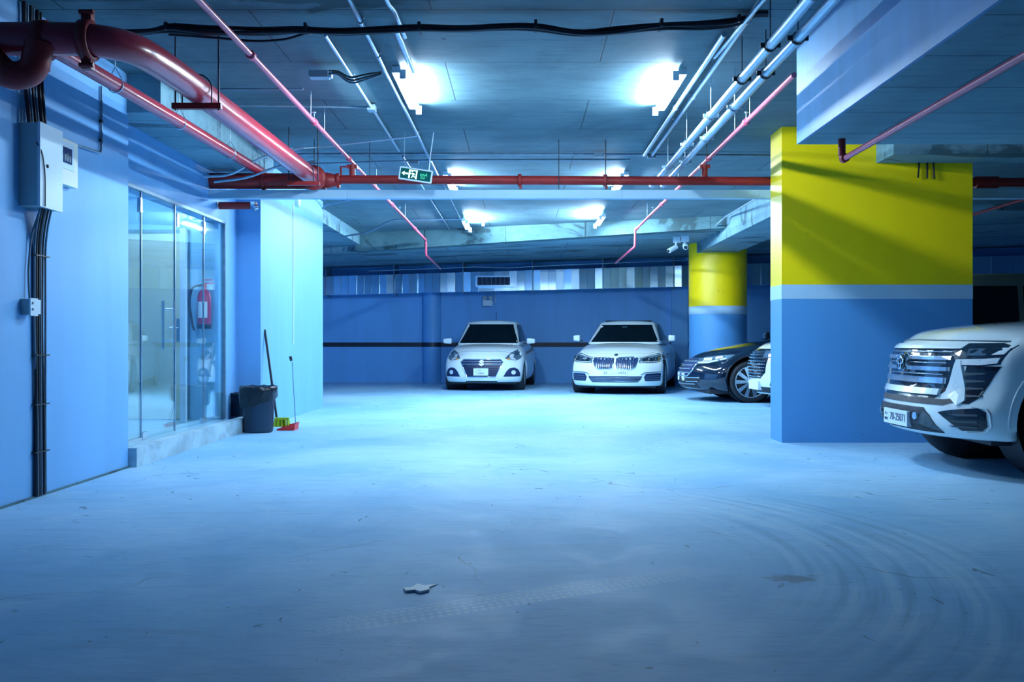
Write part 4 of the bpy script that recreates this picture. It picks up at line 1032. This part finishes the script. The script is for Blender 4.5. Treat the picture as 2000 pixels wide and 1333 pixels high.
# ---- large white sedan with twin grille
S2 = dict(L=5.08, W=.951, rw=.345, arch=.385, wf=.88, wr=4.0, rim=.24, spokes=10, crown=.05, bow=.34, bowp=2.8, fade=1.4,
  top=[(0, .77), (.12, .83), (.5, .92), (1.3, 1.01), (1.8, 1.02), (3.6, 1.04), (4.6, 1.06), (5.08, 1.0)],
  bot=[(0, .17), (.3, .16), (4.6, .2), (5.08, .3)],
  plan=[(0, .90), (.10, .955), (.4, .99), (1.0, 1), (4.3, 1), (4.8, .97), (5.08, .88)],
  side=[(0, .94), (.15, .985), (.45, 1.0), (.7, .985), (.88, .93), (1, .80)],
  prof=[(0, .04), (.12, .0), (.45, .02), (.75, .05), (.9, .12), (1, .30)],
  gh=dict(yb=(1.40, 4.75), yr=(2.15, 3.75), zb=.98, zr=1.50, wb=.83, wr=.62))
c2 = Car('sedan', 'large white sedan with twin kidney-shaped barred grilles by the far wall', (P(1200, 0, 18.9).x, 18.9, 0), math.radians(-12.5), M_cw, S2)
for sg in (1,):
    kid = [(.022, .60), (.045, .52), (.12, .505), (.33, .505), (.40, .56), (.435, .66), (.43, .715), (.36, .735), (.07, .725), (.025, .70)]
    c2.panel('grille', kid, M_mesh, off=.006)
    c2.bar('grille_rim', kid+[kid[0]], .011, M_chrome, off=.014, mirror=True)
    for k in range(9):
        x = .065+k*.041; z0 = .512 if x < .34 else .512+(x-.34)*1.1; c2.bar('grille_bar', [(x, z0), (x, .725)], .0065, M_chrome, off=.020, mirror=True, n=5)
c2.panel('headlight', [(.46, .62), (.80, .625), (.91, .665), (.925, .76), (.86, .825), (.74, .80), (.46, .72)], M_lamp, off=.008)
for a, b_ in ((.52, .62), (.64, .73), (.75, .84)):
    c2.panel('headlight_unit', [(a, .645), (b_, .65), (b_+.01, .72+(a-.5)*.15), (a, .705+(a-.5)*.1)], M_lampd, off=.016, depth=.01)
c2.bar('light_guide', [(.49, .64), (.78, .64), (.88, .675), (.90, .74)], .009, M_led, off=.022, mirror=True)
c2.bar('light_guide', [(.49, .715), (.70, .765), (.86, .80)], .008, M_led, off=.018, mirror=True)
c2.panel('lower_grille', [(-.44, .245), (.44, .245), (.50, .30), (.53, .365), (-.53, .365), (-.50, .30)], M_mesh, mirror=False, off=.005)
for k in range(4): c2.bar('grille_slat', [(-.47-.01*k, .265+.026*k), (.47+.01*k, .265+.026*k)], .005, M_galvd, off=.010)
c2.panel('side_vent', [(.585, .265), (.86, .27), (.87, .42), (.60, .41), (.56, .345)], M_mesh, off=.006)
for k in range(3): c2.bar('vent_slat', [(.60, .295+.035*k), (.85, .30+.035*k)], .005, M_galvd, off=.012, mirror=True)
c2.bar('vent_trim', [(.50, .39), (.58, .435), (.885, .445), (.885, .30)], .010, M_chrome, off=.012, mirror=True)
c2.plate(-.01, .428, .53, .115, [('22', -.17, .0, .07), ('\u0628', -.02, .0, .05), ('14472', .15, .0, .07)])
c2.panel('emblem', [(.038*math.cos(k*PI/8), .778+.022*math.sin(k*PI/8)) for k in range(16)], M_gloss, mirror=False, off=.008, depth=.01, res=1)
c2.panel('emblem_centre', [(.024*math.cos(k*PI/8), .778+.013*math.sin(k*PI/8)) for k in range(16)], M_chrome, mirror=False, off=.013, depth=.01, res=1)
c2.panel('windshield', [(-.80, 1.03), (.80, 1.03), (.65, 1.37), (.60, 1.40), (-.60, 1.40), (-.65, 1.37)], M_glass, mirror=False, off=.006, res=.1)
c2.panel('windshield_sticker', [(-.57, 1.345), (-.51, 1.345), (-.50, 1.375), (-.55, 1.375)], M_paper, mirror=False, off=.010, depth=.003)
c2.panel('inner_mirror', [(-.08, 1.34), (.04, 1.34), (.03, 1.36), (-.07, 1.36)], M_rim, mirror=False, off=.010, depth=.003)
c2.panel('side_window', [(1.75, 1.06), (2.75, 1.08), (2.80, 1.41), (2.40, 1.40)], M_glass, ang=90, off=.006)
c2.panel('side_window', [(2.86, 1.08), (4.0, 1.10), (3.85, 1.33), (3.5, 1.41), (2.90, 1.42)], M_glass, ang=90, off=.006)
MB().box(-.50, .50, 2.5, 3.5, 1.468, 1.50).build('sunroof', M_gloss, c2.root, True)
c2.mirrors(1.0, 1.62, 1.11, .14, .13)
c2.bar('hood_gap', [(-.80, .85), (-.62, .80), (.62, .80), (.80, .85)], .003, M_gap, off=.001)

# ---- black sedan pointing left
S3 = dict(L=5.15, W=.965, rw=.355, arch=.40, wf=1.02, wr=3.90, rim=.27, spokes=10, crown=.06, bow=.42, bowp=2.6, fade=1.5, win=.115,
  top=[(0, .76), (.10, .82), (.4, .92), (1.0, 1.02), (1.6, 1.08), (1.9, 1.10), (3.6, 1.12), (4.6, 1.10), (5.15, 1.0)],
  bot=[(0, .22), (.35, .17), (4.6, .2), (5.15, .3)],
  plan=[(0, .88), (.12, .95), (.5, .99), (1.0, 1), (4.3, 1), (4.8, .97), (5.15, .88)],
  side=[(0, .94), (.15, .985), (.45, 1.0), (.7, .985), (.88, .93), (1, .80)],
  prof=[(0, .06), (.12, .0), (.45, .0), (.75, .05), (.9, .12), (1, .24)],
  gh=dict(yb=(1.55, 4.8), yr=(2.35, 3.75), zb=1.02, zr=1.54, wb=.84, wr=.62))
c3 = Car('sedan', 'black sedan pointing left in front of the round column', (0, 0, 0), math.radians(-88), M_cb, S3)
def place(car, wheel_world, wy):
    """put the +x side point at local (W, wy) over the world ground point"""
    rz = car.root.rotation_euler.z; p = Matrix.Rotation(rz, 3, 'Z') @ Vector((car.S['W']-.08, wy, 0))
    car.root.location = (wheel_world[0]-p.x, wheel_world[1]-p.y, 0)
place(c3, ((1465-VX)*16.55/F, 16.55), S3['wf'])
gr = [(-.36, .44), (.36, .44), (.46, .54), (.46, .72), (.40, .745), (-.40, .745), (-.46, .72), (-.46, .54)]
c3.panel('grille', gr, M_mesh, mirror=False, off=.005); c3.bar('grille_rim', gr+[gr[0]], .012, M_chrome, off=.010)
for k in range(4): c3.bar('grille_bar', [(-.42, .50+.065*k), (.42, .50+.065*k)], .016, M_rim, off=.018)
c3.panel('emblem', [(.07*math.cos(k*PI/8), .61+.03*math.sin(k*PI/8)) for k in range(16)], M_chrome, mirror=False, off=.04, depth=.02, res=1)
c3.panel('headlight', [(.40, .65), (.62, .66), (.95, .735), (1.08, .82), (.80, .805), (.40, .755)], M_lamp, ang=60, off=.010)
c3.panel('light_guide', [(.42, .665), (.62, .672), (.92, .742), (.92, .765), (.62, .70), (.42, .69)], M_led, ang=60, off=.018, depth=.01)
c3.panel('headlight_unit', [(.50, .705), (.66, .715), (.66, .765), (.50, .755)], M_led, ang=60, off=.018, depth=.01)
c3.panel('headlight_unit', [(.72, .735), (.86, .765), (.84, .79), (.72, .775)], M_led, ang=60, off=.018, depth=.01)
c3.panel('lower_intake', [(-.60, .235), (.60, .235), (.55, .37), (-.55, .37)], M_trim, mirror=False, off=.005)
c3.bar('intake_bar', [(-.55, .30), (.55, .30)], .010, M_galvd, off=.012)
c3.panel('fog_recess', [(.28, .33), (.58, .34), (.62, .42), (.24, .42)], M_trim, ang=45, off=.005)
c3.bar('fog_trim', [(.26, .345), (.56, .352)], .008, M_chrome, ang=45, off=.012, mirror=True); c3.bar('fog_trim', [(.24, .41), (.60, .415)], .006, M_galv, ang=45, off=.012, mirror=True)
c3.plate(0, .42, .50, .14, [], off=.02)
c3.panel('windshield', [(-.80, 1.12), (.80, 1.12), (.64, 1.42), (-.64, 1.42)], M_glass, mirror=False, off=.006, res=.1)
c3.panel('side_window', [(1.95, 1.13), (2.9, 1.14), (2.95, 1.44), (2.55, 1.43)], M_glass, ang=90, off=.006)
c3.mirrors(1.02, 1.85, 1.15, .18, .13)
c3.bar('door_gap', [(1.62, .95), (1.68, .6), (1.66, .3)], .004, M_gap, ang=90, off=.001)

# ---- white crossover, only its nose visible
S4 = dict(L=4.7, W=.95, rw=.37, arch=.42, wf=.92, wr=3.6, rim=.26, spokes=8, crown=.05, bow=.30, bowp=2.6, fade=1.3, win=.12,
  top=[(0, .98), (.10, 1.03), (.4, 1.07), (1.2, 1.13), (3.6, 1.18), (4.7, 1.15)],
  bot=[(0, .24), (.35, .22), (4.3, .26), (4.7, .4)],
  plan=[(0, .90), (.12, .96), (.5, .99), (1.0, 1), (4.2, 1), (4.7, .92)], side=SIDE,
  prof=[(0, .10), (.12, .03), (.4, .0), (.75, .02), (.9, .08), (1, .2)],
  gh=dict(yb=(1.2, 4.6), yr=(1.9, 4.2), zb=1.05, zr=1.68, wb=.84, wr=.68))
c4 = Car('crossover', 'white crossover with a tall dotted grille peeking out left of the wide column', (0, 0, 0), math.radians(-87), M_cw, S4)
p = Matrix.Rotation(math.radians(-70), 3, 'Z') @ Vector((0, 0, 0))
q = P(1466, 0, 14.75); c4.root.location = (3.65, 15.35, 0)
gr4 = [(-.44, .56), (-.30, .47), (.30, .47), (.44, .56), (.47, .82), (.42, .93), (-.42, .93), (-.47, .82)]
c4.panel('grille', gr4, M_gloss, mirror=False, off=.005)
dm = MB()
for i in range(-9, 10):
    for j in range(9):
        h = i*.045+(.0225 if j % 2 else 0); z = .50+.048*j
        if abs(h) > (.30+(z-.47)*.9 if z < .6 else .44): continue
        hit = c4.bvh.ray_cast(Vector((h, -8, z)), Vector((0, 1, 0)), 20)
        if hit[0] is None: continue
        b_ = hit[0]+Vector((0, -.02, 0)); r = .014
        dm.add([b_+Vector((-r*1.3, 0, 0)), b_+Vector((0, 0, -r*.7)), b_+Vector((r*1.3, 0, 0)), b_+Vector((0, 0, r*.7)), b_+Vector((0, -.012, 0)), b_+Vector((0, .02, 0))],
               [(0,1,4),(1,2,4),(2,3,4),(3,0,4),(1,0,5),(2,1,5),(3,2,5),(0,3,5)])
dm.build('grille_dots', M_chrome, c4.root, True)['kind'] = 'stuff'
c4.plate(0, .36, .50, .14, [], off=.02)
c4.panel('headlight', [(.30, .80), (.62, .82), (.86, .87), (.86, .92), (.60, .915), (.30, .90)], M_lamp, ang=40, off=.008)
c4.bar('hood_gap', [(.20, .79), (.80, .80)], .006, M_gap, ang=40, off=.002, mirror=True)
c4.panel('fog_recess', [(.46, .36), (.70, .42), (.66, .60), (.54, .52)], M_trim, ang=40, off=.006)
for k in range(4): c4.bar('fog_slat', [(.52+.01*k, .40+.035*k), (.66, .42+.035*k)], .006, M_galv, ang=40, off=.012, mirror=True)
c4.panel('lower_intake', [(-.62, .25), (.62, .25), (.58, .34), (-.58, .34)], M_trim, mirror=False, off=.006)
c4.bar('skid_trim', [(-.6, .245), (.6, .245)], .016, M_chrome, off=.012)
c4.panel('windshield', [(-.80, 1.12), (.80, 1.12), (.68, 1.55), (-.68, 1.55)], M_glass, mirror=False, off=.006, res=.1)
c4.panel('bumper_lower', [(.30, .235), (.95, .235), (.95, .33), (.45, .33)], M_trim, ang=40, off=.006)

# ---- dark SUV whose roof shows right of the column
S5 = dict(L=4.8, W=.95, rw=.38, arch=.43, wf=.92, wr=3.7, rim=.26, spokes=8, crown=.05, bow=.25, bowp=3, fade=1.3, win=.12,
  top=[(0, 1.0), (.10, 1.06), (.4, 1.1), (1.2, 1.16), (3.6, 1.2), (4.8, 1.2)], bot=[(0, .28), (.35, .26), (4.4, .3), (4.8, .4)],
  plan=[(0, .92), (.12, .97), (.5, .99), (1.0, 1), (4.4, 1), (4.8, .95)], side=SIDE,
  prof=[(0, .08), (.12, .0), (.75, .02), (.9, .06), (1, .15)],
  gh=dict(yb=(1.15, 4.75), yr=(1.65, 4.55), zb=1.1, zr=1.93, wb=.86, wr=.78))
c5 = Car('suv', 'dark SUV behind the white SUV, its roof and black windows right of the wide column', (3.75, 12.95, 0), math.radians(-90), M_cbs, S5)
c5.panel('side_window', [(1.50, 1.22), (2.45, 1.22), (2.45, 1.74), (1.85, 1.74)], M_glass, ang=90, off=.006)
c5.panel('side_window', [(2.52, 1.22), (3.50, 1.22), (3.50, 1.74), (2.52, 1.74)], M_glass, ang=90, off=.006)
c5.panel('side_window', [(3.57, 1.24), (4.3, 1.26), (4.2, 1.74), (3.57, 1.74)], M_glass, ang=90, off=.006)
c5.panel('windshield', [(-.80, 1.22), (.80, 1.22), (.72, 1.74), (-.72, 1.74)], M_glass, mirror=False, off=.006, res=.1)
c5.panel('headlight', [(.40, .84), (.85, .88), (.88, 1.0), (.42, .98)], M_lamp, off=.006)
c5.panel('grille', [(-.38, .66), (.38, .66), (.40, .98), (-.40, .98)], M_gloss, mirror=False, off=.006)
c5.mirrors(1.02, 1.6, 1.3, .2, .18)

# ---- large white SUV on the right
S6 = dict(L=4.99, W=.99, rw=.405, arch=.475, wf=.94, wr=3.79, rim=.25, spokes=6, crown=.05, bow=.34, bowp=3.2, fade=1.5, win=.13,
  top=[(0, 1.075), (.07, 1.13), (.3, 1.17), (.8, 1.21), (1.5, 1.25), (4.6, 1.28), (4.99, 1.25)],
  bot=[(0, .30), (.35, .29), (.6, .30), (4.5, .34), (4.99, .45)],
  plan=[(0, .93), (.10, .965), (.4, .99), (.9, 1), (4.5, 1), (4.99, .95)],
  side=[(0, .95), (.15, .985), (.4, 1.0), (.62, .995), (.8, .985), (.92, .95), (1, .86)],
  prof=[(0, .02), (.08, -.06), (.25, -.06), (.38, -.03), (.45, .03), (.8, .035), (.93, .06), (1, .16)],
  gh=dict(yb=(1.45, 4.9), yr=(2.0, 4.75), zb=1.18, zr=1.92, wb=.88, wr=.76))
c6 = Car('suv', 'large white SUV with a chrome barred grille parked on the right', (3.19, 8.12, 0), math.radians(-90), M_cw, S6)
gr6 = [(-.50, .60), (.50, .60), (.60, .68), (.64, 1.03), (-.64, 1.03), (-.60, .68)]
c6.panel('grille', gr6, M_gloss, mirror=False, off=.004)
for k, (z, r) in enumerate(((1.012, .020), (.918, .015), (.832, .016), (.742, .023), (.655, .024))):
    hw = .64-(1.03-z)*.25
    c6.panel('grille_bar', [(-hw, z-r), (hw, z-r), (hw, z+r), (-hw, z+r)], M_rim if k in (1, 2, 3) else M_cw, mirror=False, off=.030, depth=.02, res=.12)
    if 0 < k < 4: c6.bar('grille_slat', [(-hw+.02, z+.045), (hw-.02, z+.048)], .004, M_rim, off=.016)
c6.panel('grille_side_frame', [(.60, .66), (.72, .56), (.76, .60), (.68, .90), (.645, .90), (.615, .74)], M_cw, off=.022, depth=.03)
ec = .875
c6.panel('emblem_ring', [(.095*math.cos(k*PI/12), ec+.082*math.sin(k*PI/12)) for k in range(24)], M_chrome, mirror=False, off=.058, depth=.03, res=1)
c6.panel('emblem_back', [(.078*math.cos(k*PI/12), ec+.066*math.sin(k*PI/12)) for k in range(24)], M_gloss, mirror=False, off=.062, depth=.01, res=1)
def ell(cx, cz, a, b_, n=20): return [(cx+a*math.cos(k*2*PI/n), cz+b_*math.sin(k*2*PI/n)) for k in range(n+1)]
c6.bar('emblem', ell(0, ec+.012, .062, .026), .007, M_chrome, off=.066); c6.bar('emblem', ell(0, ec, .024, .056), .007, M_chrome, off=.066)
# headlights wrap round the corner
hl = [(.02, .865), (.10, .855), (.35, .86), (.55, .875), (.62, .90), (.86, 1.0), (.83, 1.035), (.60, 1.04), (.02, 1.03)]
c6.panel('headlight', [(.62, .86), (.80, .86), (.89, .875), (.89, 1.02), (.62, 1.025)], M_lampd, off=.008)
c6.panel('headlight_corner', [(.34, .865), (.62, .875), (.72, .93), (.84, .985), (.87, 1.02), (.82, 1.035), (.34, 1.03)], M_lampd, ang=55, off=.010)
c6.panel('light_guide', [(.64, .868), (.80, .868), (.88, .882), (.88, .925), (.80, .915), (.64, .91)], M_led, off=.016, depth=.01)
c6.panel('headlight_unit', [(.70, .94), (.80, .94), (.80, 1.0), (.68, .99)], M_lamp, off=.018, depth=.012)
c6.panel('headlight_unit', [(.83, .945), (.885, .95), (.885, 1.0), (.83, 1.0)], M_led, off=.018, depth=.012)
c6.panel('side_intake', [(.68, .575), (.78, .575), (.82, .62), (.90, .86), (.72, .86), (.73, .72)], M_gloss, off=.010)
for k in range(4): c6.panel('intake_fin', [(.67, .632+.055*k), (.73, .622+.055*k), (.84, .632+.056*k), (.84, .640+.056*k), (.73, .645+.055*k)], M_gap, off=.020, depth=.01)
c6.panel('lower_band', [(-.60, .555), (.60, .555), (.74, .60), (.74, .625), (.60, .60), (-.60, .60)], M_trim, mirror=False, off=.008)
op = [(-.60, .335), (.60, .335), (.50, .47), (.42, .525), (-.42, .525), (-.50, .47)]
c6.panel('lower_opening', op, M_trim, mirror=False, off=.006)
c6.panel('opening_corner', [(.44, .50), (.50, .47), (.60, .345), (.36, .40)], M_gap, off=.012)
c6.panel('tow_eye', [(.36+.03*math.cos(k*PI/6), .455+.03*math.sin(k*PI/6)) for k in range(12)], M_rim, off=.03, depth=.03, res=1)
c6.panel('fog_recess', [(.52, .50), (.64, .525), (.84, .545), (.90, .52), (.91, .41), (.87, .375), (.72, .37), (.63, .43)], M_gloss, ang=30, off=.008)
for z in (.44, .40, .49): c6.panel('fog_fin', [(.62, z), (.70, z-.010), (.85, z-.006), (.85, z+.008), (.70, z+.006)], M_gap, ang=30, off=.016, depth=.01)
c6.bar('fog_surround', [(.80, .556), (.90, .545), (.93, .50), (.935, .41), (.89, .362), (.76, .355)], .007, M_cw, ang=30, off=.008, mirror=True)
pl = c6.plate(.0, .418, .50, .125, [('70-25071', .06, .0, .088), ('\u0627\u0631\u0628', -.19, .025, .035), ('IRAQ', -.19, -.025, .03)], off=.030)
c6.bar('hood_gap', [(-.80, 1.047), (-.64, 1.05), (0, 1.06), (.64, 1.05), (.80, 1.047)], .006, M_gap, off=.002)
#c6.bar('bumper_gap', [(.55, .62), (.62, .625), (.9, .615)], .003, M_gap, ang=80, off=.001, mirror=True)
#c6.bar('fender_gap', [(.95, 1.04), (1.1, 1.10), (1.45, 1.13)], .003, M_gap, ang=90, off=.001, mirror=True)
arc = [(S6['wf']-.53*math.cos(a), S6['rw']+.03+.53*math.sin(a)) for a in [math.radians(-12+8*k) for k in range(26)] if S6['rw']+.03+.53*math.sin(a) > .33]
c6.bar('arch_lip', arc, .010, M_cw, ang=90, off=.0, mirror=True)
c6.panel('windshield', [(-.84, 1.28), (.84, 1.28), (.74, 1.80), (-.74, 1.80)], M_glass, mirror=False, off=.006, res=.1)
c6.panel('side_window', [(1.9, 1.30), (2.7, 1.30), (2.7, 1.78), (2.15, 1.78)], M_glass, ang=90, off=.006)
c6.panel('side_window', [(2.78, 1.30), (3.7, 1.30), (3.7, 1.78), (2.78, 1.78)], M_glass, ang=90, off=.006)
c6.mirrors(1.08, 1.9, 1.35, .2, .2)
